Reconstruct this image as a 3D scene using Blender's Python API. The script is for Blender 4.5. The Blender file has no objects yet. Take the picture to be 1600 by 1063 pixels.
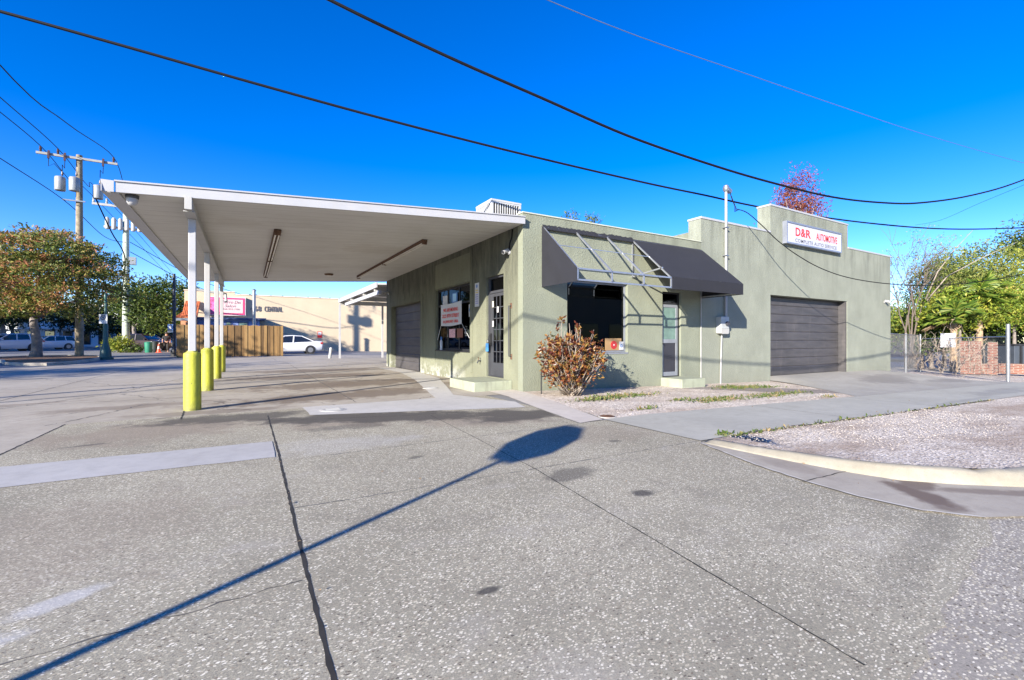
import bpy, bmesh, math, random
from mathutils import Vector, Matrix
R = random.Random(7)
scene = bpy.context.scene
col = scene.collection
PI = math.pi

# ------------------------------------------------------------------ camera model (metres)
F = 711.0; H = 1.1
YAW = math.atan2(415, 711); CY_, SY_ = math.cos(YAW), math.sin(YAW)
CAMX, CAMY = -5.069, -8.225
def ray(px, py):
    a = (px - 800) / F; b = (531.5 - py) / F
    return SY_ + a * CY_, CY_ - a * SY_, b
def gnd(px, py, z=0.0):
    r = ray(px, py); t = (z - H) / r[2]
    return CAMX + r[0] * t, CAMY + r[1] * t
def at(px, py, d):                 # a point at depth d metres in front of the lens
    r = ray(px, py); return Vector((CAMX + r[0] * d, CAMY + r[1] * d, H + r[2] * d))
def onv(px, py, v=0.0):            # on a plane y = v
    r = ray(px, py); t = (v - CAMY) / r[1]; return CAMX + r[0] * t, H + r[2] * t
def onu(px, py, u=0.0):            # on a plane x = u
    r = ray(px, py); t = (u - CAMX) / r[0]; return CAMY + r[1] * t, H + r[2] * t
def gz(x, y=0.0):                  # the lot is level, the ground falls gently past the shop corner
    return -0.0212 * min(max(x, 0.0), 40.0)
SUN_AZ = math.radians(30.5); SUN_EL = math.radians(18.4)
SUND = Vector((math.cos(SUN_AZ) * math.cos(SUN_EL), math.sin(SUN_AZ) * math.cos(SUN_EL), -math.sin(SUN_EL)))

# ------------------------------------------------------------------ node helpers
def newmat(name):
    m = bpy.data.materials.new(name); m.use_nodes = True
    nt = m.node_tree; nt.nodes.clear()
    return m, nt
def N(nt, t, **kw):
    n = nt.nodes.new(t)
    for k, v in kw.items():
        if k == 'inp':
            for a, b in v.items():
                if isinstance(b, bpy.types.NodeSocket): nt.links.new(b, n.inputs[a])
                else: n.inputs[a].default_value = b
        else: setattr(n, k, v)
    return n
def rgb(c): return (c[0], c[1], c[2], 1.0)
def ramp(nt, fac, stops):
    n = nt.nodes.new('ShaderNodeValToRGB'); nt.links.new(fac, n.inputs[0])
    e = n.color_ramp.elements
    while len(e) < len(stops): e.new(0.5)
    for i, (p, c) in enumerate(stops):
        e[i].position = p; e[i].color = rgb(c) if not isinstance(c, (int, float)) else (c, c, c, 1)
    return n.outputs[0]
def noise(nt, vec, scale, detail=4, rough=0.55):
    n = N(nt, 'ShaderNodeTexNoise', inp={'Vector': vec, 'Scale': scale, 'Detail': detail, 'Roughness': rough})
    return n.outputs['Fac']
def mixc(nt, fac, a, b, mode='MIX'):
    n = nt.nodes.new('ShaderNodeMix'); n.data_type = 'RGBA'; n.blend_type = mode
    for s, v in ((0, fac), (6, a), (7, b)):
        if isinstance(v, bpy.types.NodeSocket): nt.links.new(v, n.inputs[s])
        elif isinstance(v, (int, float)): n.inputs[s].default_value = v
        else: n.inputs[s].default_value = rgb(v)
    return n.outputs[2]
def mth(nt, op, a, b=0.0, clamp=False):
    n = nt.nodes.new('ShaderNodeMath'); n.operation = op; n.use_clamp = clamp
    for i, v in enumerate((a, b)):
        if isinstance(v, bpy.types.NodeSocket): nt.links.new(v, n.inputs[i])
        else: n.inputs[i].default_value = v
    return n.outputs[0]
def finish(nt, colr, rough=0.8, metal=0.0, bump=None, bstr=0.3, bdist=0.01, spec=0.5, coat=0.0):
    p = N(nt, 'ShaderNodeBsdfPrincipled')
    for k, v in (('Base Color', colr), ('Roughness', rough), ('Metallic', metal), ('Specular IOR Level', spec), ('Coat Weight', coat)):
        if isinstance(v, bpy.types.NodeSocket): nt.links.new(v, p.inputs[k])
        elif k == 'Base Color': p.inputs[k].default_value = rgb(v)
        else: p.inputs[k].default_value = v
    if bump is not None:
        b = N(nt, 'ShaderNodeBump', inp={'Height': bump, 'Strength': bstr, 'Distance': bdist})
        nt.links.new(b.outputs[0], p.inputs['Normal'])
    o = N(nt, 'ShaderNodeOutputMaterial'); nt.links.new(p.outputs[0], o.inputs[0])
    return p
def pos(nt): return N(nt, 'ShaderNodeNewGeometry').outputs['Position']
def scaled(nt, v, sx, sy, sz):
    return N(nt, 'ShaderNodeMapping', inp={'Vector': v, 'Scale': (sx, sy, sz)}).outputs[0]
def mat(name, c, rough=0.7, metal=0.0, var=0.12, scale=3.0, bump=0.0, bscale=60.0, dirt=None, dirt_amt=0.35, spec=0.5, coat=0.0):
    m, nt = newmat(name); P = pos(nt)
    n = noise(nt, P, scale, 5)
    lo = tuple(x * (1 - var) for x in c); hi = tuple(min(1, x * (1 + var)) for x in c)
    cc = ramp(nt, n, [(0.3, lo), (0.7, hi)])
    if dirt:
        d = noise(nt, scaled(nt, P, 1, 1, 0.25), scale * 2.3, 6, 0.65)
        cc = mixc(nt, ramp(nt, d, [(0.5, 0.0), (0.75, dirt_amt)]), cc, dirt)
    b = noise(nt, P, bscale, 3) if bump else None
    finish(nt, cc, rough, metal, b, bump, 0.01, spec, coat)
    return m
def stains(nt, P, lst, edge=0.55):
    tot = None
    nz = noise(nt, P, 2.6, 6, 0.65); nz = mth(nt, 'MULTIPLY', mth(nt, 'SUBTRACT', nz, 0.5), 2.2)
    for (x, y, rx, ry, rot, amt) in lst:
        mp = N(nt, 'ShaderNodeMapping', vector_type='TEXTURE', inp={'Vector': P, 'Location': (x, y, 0), 'Rotation': (0, 0, math.radians(rot)), 'Scale': (rx, ry, 40)}).outputs[0]
        l = N(nt, 'ShaderNodeVectorMath', operation='LENGTH', inp={0: mp}).outputs['Value']
        l = mth(nt, 'ADD', l, nz)
        mr = N(nt, 'ShaderNodeMapRange', interpolation_type='SMOOTHSTEP', inp={0: l, 1: edge, 2: 1.15, 3: amt, 4: 0.0}).outputs[0]
        tot = mr if tot is None else mth(nt, 'MAXIMUM', tot, mr)
    return tot

# ------------------------------------------------------------------ materials
def m_stucco(name, base, mildew_shade=0.0, white=False):
    m, nt = newmat(name); P = pos(nt)
    n1 = noise(nt, P, 0.9, 6, 0.6)
    c = ramp(nt, n1, [(0.3, tuple(x * 0.86 for x in base)), (0.7, tuple(min(1, x * 1.1) for x in base))])
    n2 = noise(nt, scaled(nt, P, 3, 3, 0.9), 1.2, 8, 0.72)
    c = mixc(nt, ramp(nt, n2, [(0.5, 0.0), (0.8, 0.14)]), c, (0.09, 0.094, 0.065))
    n4 = noise(nt, scaled(nt, P, 1.4, 1.4, 0.9), 1.1, 7, 0.72)
    c = mixc(nt, ramp(nt, n4, [(0.52, 0.0), (0.7, 0.35)]), c, tuple(min(1, x * 1.35) for x in base))
    z = N(nt, 'ShaderNodeSeparateXYZ', inp={0: P}).outputs[2]
    n9 = noise(nt, scaled(nt, P, 2.6, 2.6, 0.45), 1.0, 9, 0.72)
    tp = N(nt, 'ShaderNodeMapRange', inp={0: z, 1: 2.3, 2: 4.2, 3: 0.0, 4: 0.6}).outputs[0]
    c = mixc(nt, mth(nt, 'MULTIPLY', tp, ramp(nt, n9, [(0.46, 0.0), (0.64, 1.0)])), c, tuple(x * 0.45 for x in base))
    if mildew_shade:
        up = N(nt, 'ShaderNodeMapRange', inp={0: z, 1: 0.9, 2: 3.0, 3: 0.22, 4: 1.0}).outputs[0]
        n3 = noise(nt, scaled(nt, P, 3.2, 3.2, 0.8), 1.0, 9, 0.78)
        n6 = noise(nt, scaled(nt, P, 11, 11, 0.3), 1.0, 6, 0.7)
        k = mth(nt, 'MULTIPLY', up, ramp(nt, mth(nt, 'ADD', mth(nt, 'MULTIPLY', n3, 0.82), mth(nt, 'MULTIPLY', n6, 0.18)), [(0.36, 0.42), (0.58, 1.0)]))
        c = mixc(nt, k, c, (0.06, 0.061, 0.05))  # mildew, deepened toward the top to paint in the canopy's shade
    if white:
        lowz = N(nt, 'ShaderNodeMapRange', inp={0: z, 1: 0.0, 2: 0.45, 3: 1.0, 4: 0.0}).outputs[0]
        n5 = noise(nt, P, 3.2, 7, 0.7)
        k = mth(nt, 'MULTIPLY', lowz, ramp(nt, n5, [(0.47, 0.0), (0.56, 1.0)]))
        yy = N(nt, 'ShaderNodeSeparateXYZ', inp={0: P}).outputs[1]
        k = mth(nt, 'MULTIPLY', k, N(nt, 'ShaderNodeMapRange', inp={0: yy, 1: 2.6, 2: 3.6, 3: 0.0, 4: 0.9}).outputs[0])
        c = mixc(nt, k, c, (0.46, 0.46, 0.43))
    low = N(nt, 'ShaderNodeMapRange', inp={0: z, 1: -0.3, 2: 0.35, 3: 1.0, 4: 0.0}).outputs[0]
    c = mixc(nt, mth(nt, 'MULTIPLY', low, ramp(nt, n2, [(0.35, 0.05), (0.65, 0.55)])), c, (0.17, 0.165, 0.12))
    v = N(nt, 'ShaderNodeTexVoronoi', inp={'Vector': P, 'Scale': 42.0}).outputs['Distance']
    h = mth(nt, 'ADD', mth(nt, 'MULTIPLY', v, 0.6), noise(nt, P, 30, 6, 0.75))
    n8 = noise(nt, P, 60, 4, 0.8)
    c = mixc(nt, ramp(nt, n8, [(0.38, 0.35), (0.55, 0.0)]), c, tuple(x * 0.55 for x in base))
    finish(nt, c, 0.92, 0, h, 0.8, 0.012, 0.2)
    return m
STUCCO = m_stucco('sage stucco', (0.228, 0.243, 0.183), 0.0)
STUCCO_G = m_stucco('pale sage stucco', (0.25, 0.264, 0.212), 0.0)
STUCCO_L = m_stucco('mildewed and shaded sage stucco', (0.225, 0.232, 0.162), 0.32, True)
SAGE = mat('sage paint', (0.29, 0.31, 0.225), 0.85, bump=0.3, bscale=40, dirt=(0.14, 0.13, 0.1), dirt_amt=0.6)
WHITE = mat('white painted metal', (0.365, 0.365, 0.375), 0.45, var=0.05, dirt=(0.42, 0.38, 0.33), dirt_amt=0.3)
WHITE2 = mat('weathered white paint', (0.36, 0.355, 0.34), 0.7, var=0.07, dirt=(0.3, 0.28, 0.24), dirt_amt=0.4)
def m_soffit():
    m, nt = newmat('soffit panels'); P = pos(nt)
    c = ramp(nt, noise(nt, P, 0.7, 6, 0.62), [(0.3, (0.46, 0.45, 0.42)), (0.7, (0.55, 0.54, 0.51))])
    c = mixc(nt, ramp(nt, noise(nt, scaled(nt, P, 0.5, 3.5, 1), 1.3, 8, 0.75), [(0.5, 0.0), (0.72, 0.4)]), c, (0.30, 0.275, 0.24))
    c = mixc(nt, stains(nt, P, [(-2.2, 3.6, 1.0, 0.7, 20, 0.35), (-3.5, 7.0, 0.7, 0.5, 0, 0.3), (-5.2, 1.4, 0.5, 0.4, 0, 0.3)]), c, (0.36, 0.32, 0.27))
    y = N(nt, 'ShaderNodeSeparateXYZ', inp={0: P}).outputs[1]
    fr = mth(nt, 'FRACT', mth(nt, 'MULTIPLY', y, 3.28))
    line = mth(nt, 'LESS_THAN', fr, 0.045)
    c = mixc(nt, mth(nt, 'MULTIPLY', line, 0.45), c, (0.17, 0.15, 0.12))
    finish(nt, c, 0.6, 0, mth(nt, 'SUBTRACT', 1.0, line), 0.4, 0.01)
    return m
SOFFIT = m_soffit()
ROOFW = mat('flat roof membrane', (0.6, 0.6, 0.58), 0.8)
DARKIN = mat('dark interior', (0.03, 0.03, 0.032), 0.9)
DKMETAL = mat('dark bronze metal', (0.028, 0.028, 0.03), 0.45, 0.3)
GREYMETAL = mat('grey painted steel', (0.055, 0.057, 0.065), 0.5, 0.2)
ALU = mat('mill aluminium', (0.46, 0.475, 0.50), 0.38, 0.75, var=0.1, scale=9)
ALUW = mat('pale aluminium frame', (0.22, 0.235, 0.26), 0.45, 0.2, var=0.08, scale=9, dirt=(0.3, 0.28, 0.26))
GALV = mat('galvanised steel', (0.28, 0.29, 0.305), 0.42, 0.7, var=0.15, scale=14)
BLACK = mat('black rubber', (0.018, 0.018, 0.02), 0.6)
RUST = mat('rusty housing', (0.10, 0.05, 0.028), 0.8, 0.1, var=0.45, scale=12, dirt=(0.3, 0.22, 0.15))
TUBE = mat('dull fluorescent tube', (0.62, 0.58, 0.5), 0.35)
def m_yellow():
    m, nt = newmat('yellow safety paint'); P = pos(nt)
    c = ramp(nt, noise(nt, P, 5, 6, 0.6), [(0.3, (0.38, 0.38, 0.03)), (0.7, (0.47, 0.475, 0.04))])
    z = N(nt, 'ShaderNodeSeparateXYZ', inp={0: P}).outputs[2]
    lowz = N(nt, 'ShaderNodeMapRange', inp={0: z, 1: 0.0, 2: 0.18, 3: 0.8, 4: 0.0}).outputs[0]
    n2 = noise(nt, scaled(nt, P, 1, 1, 0.4), 14, 7, 0.7)
    c = mixc(nt, mth(nt, 'MULTIPLY', lowz, ramp(nt, n2, [(0.35, 0.2), (0.6, 1.0)])), c, (0.10, 0.09, 0.05))
    c = mixc(nt, ramp(nt, n2, [(0.56, 0.0), (0.72, 0.55)]), c, (0.24, 0.215, 0.05))
    sp = noise(nt, P, 42, 2, 0.5)
    c = mixc(nt, ramp(nt, sp, [(0.70, 0.0), (0.74, 0.9)]), c, (0.13, 0.11, 0.06))
    h = mth(nt, 'ADD', noise(nt, P, 22, 5, 0.6), mth(nt, 'MULTIPLY', sp, -0.5))
    finish(nt, c, 0.55, 0, h, 0.45, 0.012)
    return m
YELLOW = m_yellow()
CANVAS = mat('charcoal canvas', (0.012, 0.0125, 0.018), 0.9, var=0.16, scale=2.5, bump=0.25, bscale=240)
CABLE = mat('black cable', (0.006, 0.006, 0.007), 0.7, spec=0.2)
def m_door():
    m, nt = newmat('brown roller door'); P = pos(nt)
    n = noise(nt, scaled(nt, P, 1, 1, 6), 1.5, 6)
    c = ramp(nt, n, [(0.3, (0.045, 0.042, 0.043)), (0.7, (0.074, 0.068, 0.069))])
    n2 = noise(nt, scaled(nt, P, 2, 2, 0.4), 2.0, 6, 0.7)
    c = mixc(nt, ramp(nt, n2, [(0.55, 0.0), (0.75, 0.35)]), c, (0.17, 0.15, 0.135))
    finish(nt, c, 0.55, 0.0, noise(nt, scaled(nt, P, 1, 1, 12), 6, 3), 0.15, 0.01)
    return m
ROLLER = m_door()
def m_glass(name, tint, refl=0.10, rough=0.02):
    m, nt = newmat(name)
    t = N(nt, 'ShaderNodeBsdfTransparent', inp={'Color': rgb(tint)})
    g = N(nt, 'ShaderNodeBsdfGlossy', inp={'Color': (0.9, 0.95, 1, 1), 'Roughness': rough})
    w = N(nt, 'ShaderNodeLayerWeight', inp={'Blend': 0.35})
    f = mth(nt, 'ADD', mth(nt, 'MULTIPLY', w.outputs['Fresnel'], 0.34), refl * 0.3, True)
    mx = N(nt, 'ShaderNodeMixShader', inp={0: f}); nt.links.new(t.outputs[0], mx.inputs[1]); nt.links.new(g.outputs[0], mx.inputs[2])
    o = N(nt, 'ShaderNodeOutputMaterial'); nt.links.new(mx.outputs[0], o.inputs[0])
    return m
GLASS = m_glass('tinted window glass', (0.028, 0.028, 0.032))
CARGLASS = mat('dark car glass', (0.012, 0.014, 0.017), 0.06, spec=0.8)
GREENPANE = mat('green tinted glazing', (0.12, 0.19, 0.16), 0.25, var=0.25, scale=4)
DARKPANE = mat('dark door panel', (0.03, 0.03, 0.038), 0.3)

def m_agg(name='exposed aggregate concrete', lo=(0.305, 0.277, 0.198), hi=(0.46, 0.42, 0.31), scale=78.0, dlo=0.45, dhi=0.78, st=True):
    m, nt = newmat(name); P = pos(nt)
    warp = N(nt, 'ShaderNodeVectorMath', operation='ADD', inp={0: P, 1: N(nt, 'ShaderNodeVectorMath', operation='SCALE', inp={0: N(nt, 'ShaderNodeTexNoise', inp={'Vector': P, 'Scale': 35.0}).outputs['Color'], 3: 0.02}).outputs[0]}).outputs[0]
    flat = N(nt, 'ShaderNodeMapping', inp={'Vector': warp, 'Rotation': (0, 0, 0.5), 'Scale': (0.8, 1.3, 0)}).outputs[0]
    v = N(nt, 'ShaderNodeTexVoronoi', voronoi_dimensions='2D', inp={'Vector': flat, 'Scale': scale})
    rnd = N(nt, 'ShaderNodeSeparateColor', inp={0: v.outputs['Color']})
    dens = ramp(nt, noise(nt, P, 0.9, 6, 0.65), [(0.33, dlo), (0.67, dhi)])
    ispeb = mth(nt, 'LESS_THAN', rnd.outputs[0], dens)
    sz = mth(nt, 'ADD', 0.22, mth(nt, 'MULTIPLY', rnd.outputs[2], 0.22))
    core = mth(nt, 'LESS_THAN', v.outputs['Distance'], sz)
    peb = mth(nt, 'MULTIPLY', ispeb, core)
    pebc = ramp(nt, rnd.outputs[1], [(0.0, (0.10, 0.085, 0.07)), (0.18, (0.24, 0.195, 0.14)), (0.34, (0.49, 0.43, 0.31)), (0.7, (0.66, 0.60, 0.455)), (1.0, (0.80, 0.74, 0.60))])
    big = noise(nt, P, 0.45, 6, 0.62)
    matx = ramp(nt, big, [(0.3, lo), (0.7, hi)])
    fine = noise(nt, P, 160, 4, 0.75)
    matx = mixc(nt, ramp(nt, fine, [(0.35, 0.65), (0.6, 0.0)]), matx, (0.12, 0.105, 0.09))
    c = mixc(nt, peb, matx, pebc)
    worn = ramp(nt, noise(nt, scaled(nt, P, 1, 1.6, 1), 1.3, 7, 0.68), [(0.56, 0.0), (0.72, 0.4)])
    c = mixc(nt, worn, c, (0.41, 0.375, 0.325))
    med = noise(nt, P, 2.4, 6, 0.7)
    c = mixc(nt, ramp(nt, med, [(0.52, 0.0), (0.75, 0.5)]), c, (0.19, 0.17, 0.135))
    if st:
        brown = stains(nt, P, [(-6.0, -1.3, 1.3, 0.8, 5, 0.6), (-3.9, -1.8, 1.1, 0.5, -15, 0.5), (-2.2, -2.6, 1.2, 0.55, -20, 0.5), (-1.5, -4.1, 0.7, 0.5, 0, 0.3), (-6.3, -4.8, 1.2, 0.9, 0, 0.3)])
        c = mixc(nt, brown, c, (0.24, 0.19, 0.145))
        dark = stains(nt, P, [(-3.4, -1.68, 2.1, 0.55, -22, 0.9), (-5.2, -0.75, 1.2, 0.45, -6, 0.8), (-1.7, -2.5, 1.0, 0.55, -12, 0.9), (-3.9, -2.2, 0.5, 0.25, 10, 0.5), (-2.79, -5.25, 0.25, 0.16, 20, 0.6), (-2.62, -5.89, 0.11, 0.08, 0, 0.9), (-1.62, -4.52, 0.10, 0.07, 0, 0.6), (-2.0, -7.25, 0.9, 0.10, 8, 0.22), (-4.15, -6.45, 0.07, 0.03, 0, 0.9), (-5.6, -2.95, 0.25, 0.04, 0, 0.7), (-3.7, -4.1, 0.12, 0.05, 20, 0.6), (-6.5, -1.9, 0.2, 0.05, 10, 0.6)])
        c = mixc(nt, dark, c, (0.075, 0.068, 0.06))
        pale = stains(nt, P, [(-6.0, -5.9, 0.22, 0.10, 25, 0.7), (-5.75, -5.62, 0.18, 0.08, 30, 0.6), (-4.2, -3.2, 0.8, 0.4, 0, 0.2)])
        c = mixc(nt, pale, c, (0.52, 0.51, 0.50))
    h = mth(nt, 'ADD', mth(nt, 'MULTIPLY', peb, 0.6), mth(nt, 'MULTIPLY', fine, 0.5))
    finish(nt, c, 0.85, 0, h, 0.6, 0.006, 0.25)
    return m
AGG = m_agg()
AGG_ROAD = m_agg('coarse road surface', (0.30, 0.27, 0.22), (0.42, 0.38, 0.315), 66.0, 0.5, 0.8, False)
def m_conc(name, lo, hi, st=(), stc=(0.12, 0.10, 0.085), crack=True, sc=0.6):
    m, nt = newmat(name); P = pos(nt)
    n = noise(nt, P, sc, 7, 0.65)
    c = ramp(nt, n, [(0.28, lo), (0.72, hi)])
    n2 = noise(nt, P, 7, 6, 0.7)
    c = mixc(nt, ramp(nt, n2, [(0.45, 0.0), (0.75, 0.4)]), c, tuple(x * 0.7 for x in lo))
    sp = noise(nt, P, 120, 2, 0.6)
    c = mixc(nt, ramp(nt, sp, [(0.58, 0.0), (0.72, 0.35)]), c, tuple(x * 0.55 for x in lo))
    if crack:
        wv = N(nt, 'ShaderNodeVectorMath', operation='ADD', inp={0: P, 1: N(nt, 'ShaderNodeVectorMath', operation='SCALE', inp={0: N(nt, 'ShaderNodeTexNoise', inp={'Vector': P, 'Scale': 1.7, 'Detail': 5.0}).outputs['Color'], 3: 0.6}).outputs[0]}).outputs[0]
        v = N(nt, 'ShaderNodeTexVoronoi', feature='DISTANCE_TO_EDGE', inp={'Vector': wv, 'Scale': 0.30}).outputs['Distance']
        k = N(nt, 'ShaderNodeMapRange', inp={0: v, 1: 0.002, 2: 0.005, 3: 0.6, 4: 0.0}).outputs[0]
        c = mixc(nt, k, c, (0.07, 0.065, 0.06))
    if st: c = mixc(nt, stains(nt, P, st), c, stc)
    finish(nt, c, 0.85, 0, mth(nt, 'ADD', n2, mth(nt, 'MULTIPLY', sp, 0.4)), 0.3, 0.006, 0.3)
    return m
SLAB = m_conc('canopy slab concrete', (0.29, 0.255, 0.205), (0.45, 0.405, 0.335),
              [(-3.2, 1.3, 2.6, 0.8, 10, 0.75), (-2.8, 3.7, 2.7, 1.0, 8, 0.75), (-3.4, 6.7, 2.6, 0.9, 5, 0.75), (-3.0, 9.5, 2.4, 1.0, 0, 0.7), (-1.0, 2.6, 0.7, 0.6, 0, 0.5), (-6.6, 1.4, 1.4, 0.35, 8, 0.5), (-8.6, 2.6, 1.2, 0.2, 15, 0.4), (-5.6, 0.1, 1.2, 0.25, -3, 0.5)], (0.125, 0.092, 0.066))
PALE = m_conc('pale patched concrete', (0.41, 0.39, 0.355), (0.52, 0.50, 0.465), crack=False)
WALKC = m_conc('buff walkway concrete', (0.46, 0.41, 0.355), (0.58, 0.53, 0.465), crack=False)
SIDEC = m_conc('sidewalk concrete', (0.335, 0.32, 0.27), (0.43, 0.415, 0.355), [(12, -4.4, 2.5, 0.35, 3, 0.4), (8, -4.8, 2.0, 0.1, 2, 0.3)], (0.16, 0.155, 0.15), crack=False)  # broad dark band paints the shadow lying on the right of the sidewalk
GUTC = m_conc('gutter concrete', (0.30, 0.265, 0.215), (0.41, 0.37, 0.305), [(-0.98, -6.92, 0.36, 0.14, 60, 0.9), (-0.72, -6.8, 0.25, 0.12, 20, 0.8), (-1.1, -7.1, 0.15, 0.1, 0, 0.7), (-0.4, -7.2, 0.5, 0.08, -40, 0.6), (-1.0, -6.0, 0.5, 0.14, 80, 0.3)], (0.12, 0.085, 0.065), crack=False)
CURBC = m_conc('curb concrete', (0.23, 0.205, 0.155), (0.34, 0.31, 0.245), crack=False, sc=3)
ASPH = m_conc('asphalt', (0.17, 0.17, 0.17), (0.25, 0.245, 0.24))
ROADM = m_conc('coarse road asphalt', (0.27, 0.27, 0.275), (0.42, 0.42, 0.42), [(-2.2, -7.6, 0.5, 0.25, 20, 0.5), (-1.3, -7.8, 0.5, 0.1, 20, 0.5)], (0.1, 0.1, 0.11), sc=1.5)
def m_gravel(name='shell gravel', amt=0.85):
    m, nt = newmat(name); P = pos(nt)
    v = N(nt, 'ShaderNodeTexVoronoi', voronoi_dimensions='2D', inp={'Vector': scaled(nt, P, 1, 1, 0), 'Scale': 46.0})
    r = N(nt, 'ShaderNodeSeparateColor', inp={0: v.outputs['Color']}).outputs[0]
    peb = ramp(nt, r, [(0.0, (0.32, 0.265, 0.205)), (0.3, (0.53, 0.455, 0.375)), (0.7, (0.68, 0.60, 0.51)), (1.0, (0.84, 0.76, 0.66))])
    soil = ramp(nt, noise(nt, scaled(nt, P, 0.6, 1.4, 1), 0.8, 8, 0.72), [(0.44, 0.0), (0.60, amt)])
    n2 = noise(nt, P, 9, 6, 0.7)
    c = mixc(nt, soil, peb, ramp(nt, n2, [(0.3, (0.25, 0.185, 0.135)), (0.7, (0.46, 0.36, 0.285))]))
    h = mth(nt, 'ADD', v.outputs['Distance'], mth(nt, 'MULTIPLY', n2, 0.7))
    finish(nt, c, 0.95, 0, h, 0.8, 0.02, 0.2)
    return m
GRAVEL = m_gravel()
GRAVEL_W = m_gravel('pale shell gravel', 0.3)
STONE = mat('loose shell stone', (0.36, 0.315, 0.275), 0.9, var=0.5, scale=60)
SOIL = mat('leaf mulch', (0.16, 0.085, 0.04), 0.95, var=0.5, scale=8, bump=0.7, bscale=30)
CRACK = mat('joint filler', (0.022, 0.02, 0.018), 0.95, var=0.5, scale=9)
CRACK2 = mat('weathered joint', (0.10, 0.092, 0.083), 0.95, var=0.4, scale=7)
def m_leaf(name, stops, trans=0.3, nscale=0.5, rough=0.5, rw=0.6, na=1.0):
    m, nt = newmat(name)
    g = N(nt, 'ShaderNodeNewGeometry')
    n = noise(nt, g.outputs['Position'], nscale, 3)
    f = mth(nt, 'ADD', mth(nt, 'MULTIPLY', g.outputs['Random Per Island'], rw), mth(nt, 'MULTIPLY', mth(nt, 'SUBTRACT', n, 0.3), na), True)
    c = ramp(nt, f, stops)
    p = N(nt, 'ShaderNodeBsdfPrincipled', inp={'Base Color': c, 'Roughness': rough, 'Specular IOR Level': 0.35})
    t = N(nt, 'ShaderNodeBsdfTranslucent', inp={'Color': c})
    mx = N(nt, 'ShaderNodeMixShader', inp={0: trans}); nt.links.new(p.outputs[0], mx.inputs[1]); nt.links.new(t.outputs[0], mx.inputs[2])
    o = N(nt, 'ShaderNodeOutputMaterial'); nt.links.new(mx.outputs[0], o.inputs[0])
    return m
LEAF_ALM = m_leaf('almond foliage', [(0.12, (0.035, 0.06, 0.012)), (0.42, (0.11, 0.15, 0.025)), (0.64, (0.24, 0.21, 0.045)), (0.82, (0.36, 0.145, 0.06)), (1.0, (0.44, 0.22, 0.13))], nscale=0.55, rw=0.42, na=1.7)
LEAF_GRN = m_leaf('green foliage', [(0.15, (0.025, 0.05, 0.01)), (0.5, (0.07, 0.115, 0.02)), (0.85, (0.16, 0.19, 0.035))], nscale=0.6)
LEAF_DRK = m_leaf('dark green foliage', [(0.15, (0.012, 0.026, 0.010)), (0.85, (0.045, 0.07, 0.02))])
LEAF_RED = m_leaf('russet foliage', [(0.15, (0.10, 0.025, 0.02)), (0.5, (0.20, 0.05, 0.03)), (0.85, (0.26, 0.10, 0.06))], trans=0.15)
LEAF_CRO = m_leaf('croton foliage', [(0.10, (0.03, 0.010, 0.014)), (0.3, (0.10, 0.028, 0.018)), (0.48, (0.23, 0.075, 0.028)), (0.66, (0.32, 0.18, 0.05)), (0.82, (0.15, 0.13, 0.04)), (1.0, (0.05, 0.05, 0.02))], nscale=5.0, rough=0.35)
LEAF_LIM = m_leaf('lime foliage', [(0.15, (0.07, 0.11, 0.015)), (0.5, (0.22, 0.27, 0.03)), (0.85, (0.42, 0.40, 0.05))], nscale=0.8)
LEAF_GRN2 = m_leaf('sunny green foliage', [(0.15, (0.06, 0.12, 0.015)), (0.5, (0.18, 0.27, 0.03)), (0.75, (0.36, 0.38, 0.05)), (0.95, (0.42, 0.30, 0.09))], nscale=0.9)
LEAF_OLV = m_leaf('olive foliage', [(0.15, (0.08, 0.12, 0.03)), (0.5, (0.20, 0.25, 0.05)), (0.85, (0.36, 0.32, 0.09))], nscale=0.8)
LEAF_PALM = m_leaf('palm fronds', [(0.15, (0.045, 0.10, 0.015)), (0.5, (0.13, 0.21, 0.03)), (0.85, (0.27, 0.29, 0.05))], nscale=0.9, rough=0.4)
LEAF_DEAD = m_leaf('dead fronds', [(0.2, (0.17, 0.11, 0.06)), (0.8, (0.36, 0.27, 0.17))])
WEED = m_leaf('weeds', [(0.15, (0.05, 0.08, 0.018)), (0.45, (0.10, 0.15, 0.03)), (0.65, (0.20, 0.17, 0.07)), (0.9, (0.30, 0.22, 0.12))], nscale=2.5)
BARK = mat('grey bark', (0.20, 0.17, 0.15), 0.95, var=0.3, scale=6, bump=0.6, bscale=18)
TWIG = mat('pale dry twig', (0.25, 0.205, 0.165), 0.9, var=0.3, scale=10)
POLEW = mat('weathered pole timber', (0.23, 0.19, 0.13), 0.9, var=0.3, scale=5, bump=0.3, bscale=20)
POLEC = mat('pale concrete pole', (0.40, 0.44, 0.36), 0.9, var=0.2, scale=3)
BEIGE = mat('beige stucco', (0.50, 0.405, 0.285), 0.9, var=0.06, scale=0.6, bump=0.2, bscale=20, dirt=(0.45, 0.36, 0.26), dirt_amt=0.35)
def m_wood():
    m, nt = newmat('fence boards'); P = pos(nt)
    g = noise(nt, scaled(nt, P, 7.5, 7.5, 0.6), 1.6, 5)
    ri = N(nt, 'ShaderNodeNewGeometry').outputs['Random Per Island']
    g = mth(nt, 'ADD', mth(nt, 'MULTIPLY', g, 0.6), mth(nt, 'MULTIPLY', ri, 0.42))
    c = ramp(nt, g, [(0.25, (0.085, 0.048, 0.018)), (0.5, (0.185, 0.105, 0.036)), (0.75, (0.29, 0.175, 0.065))])
    finish(nt, c, 0.85, 0, noise(nt, scaled(nt, P, 40, 40, 2), 1, 3), 0.3, 0.01)
    return m
WOOD = m_wood()
TILE = mat('terracotta tile', (0.52, 0.13, 0.04), 0.7, var=0.25, scale=5)
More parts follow.
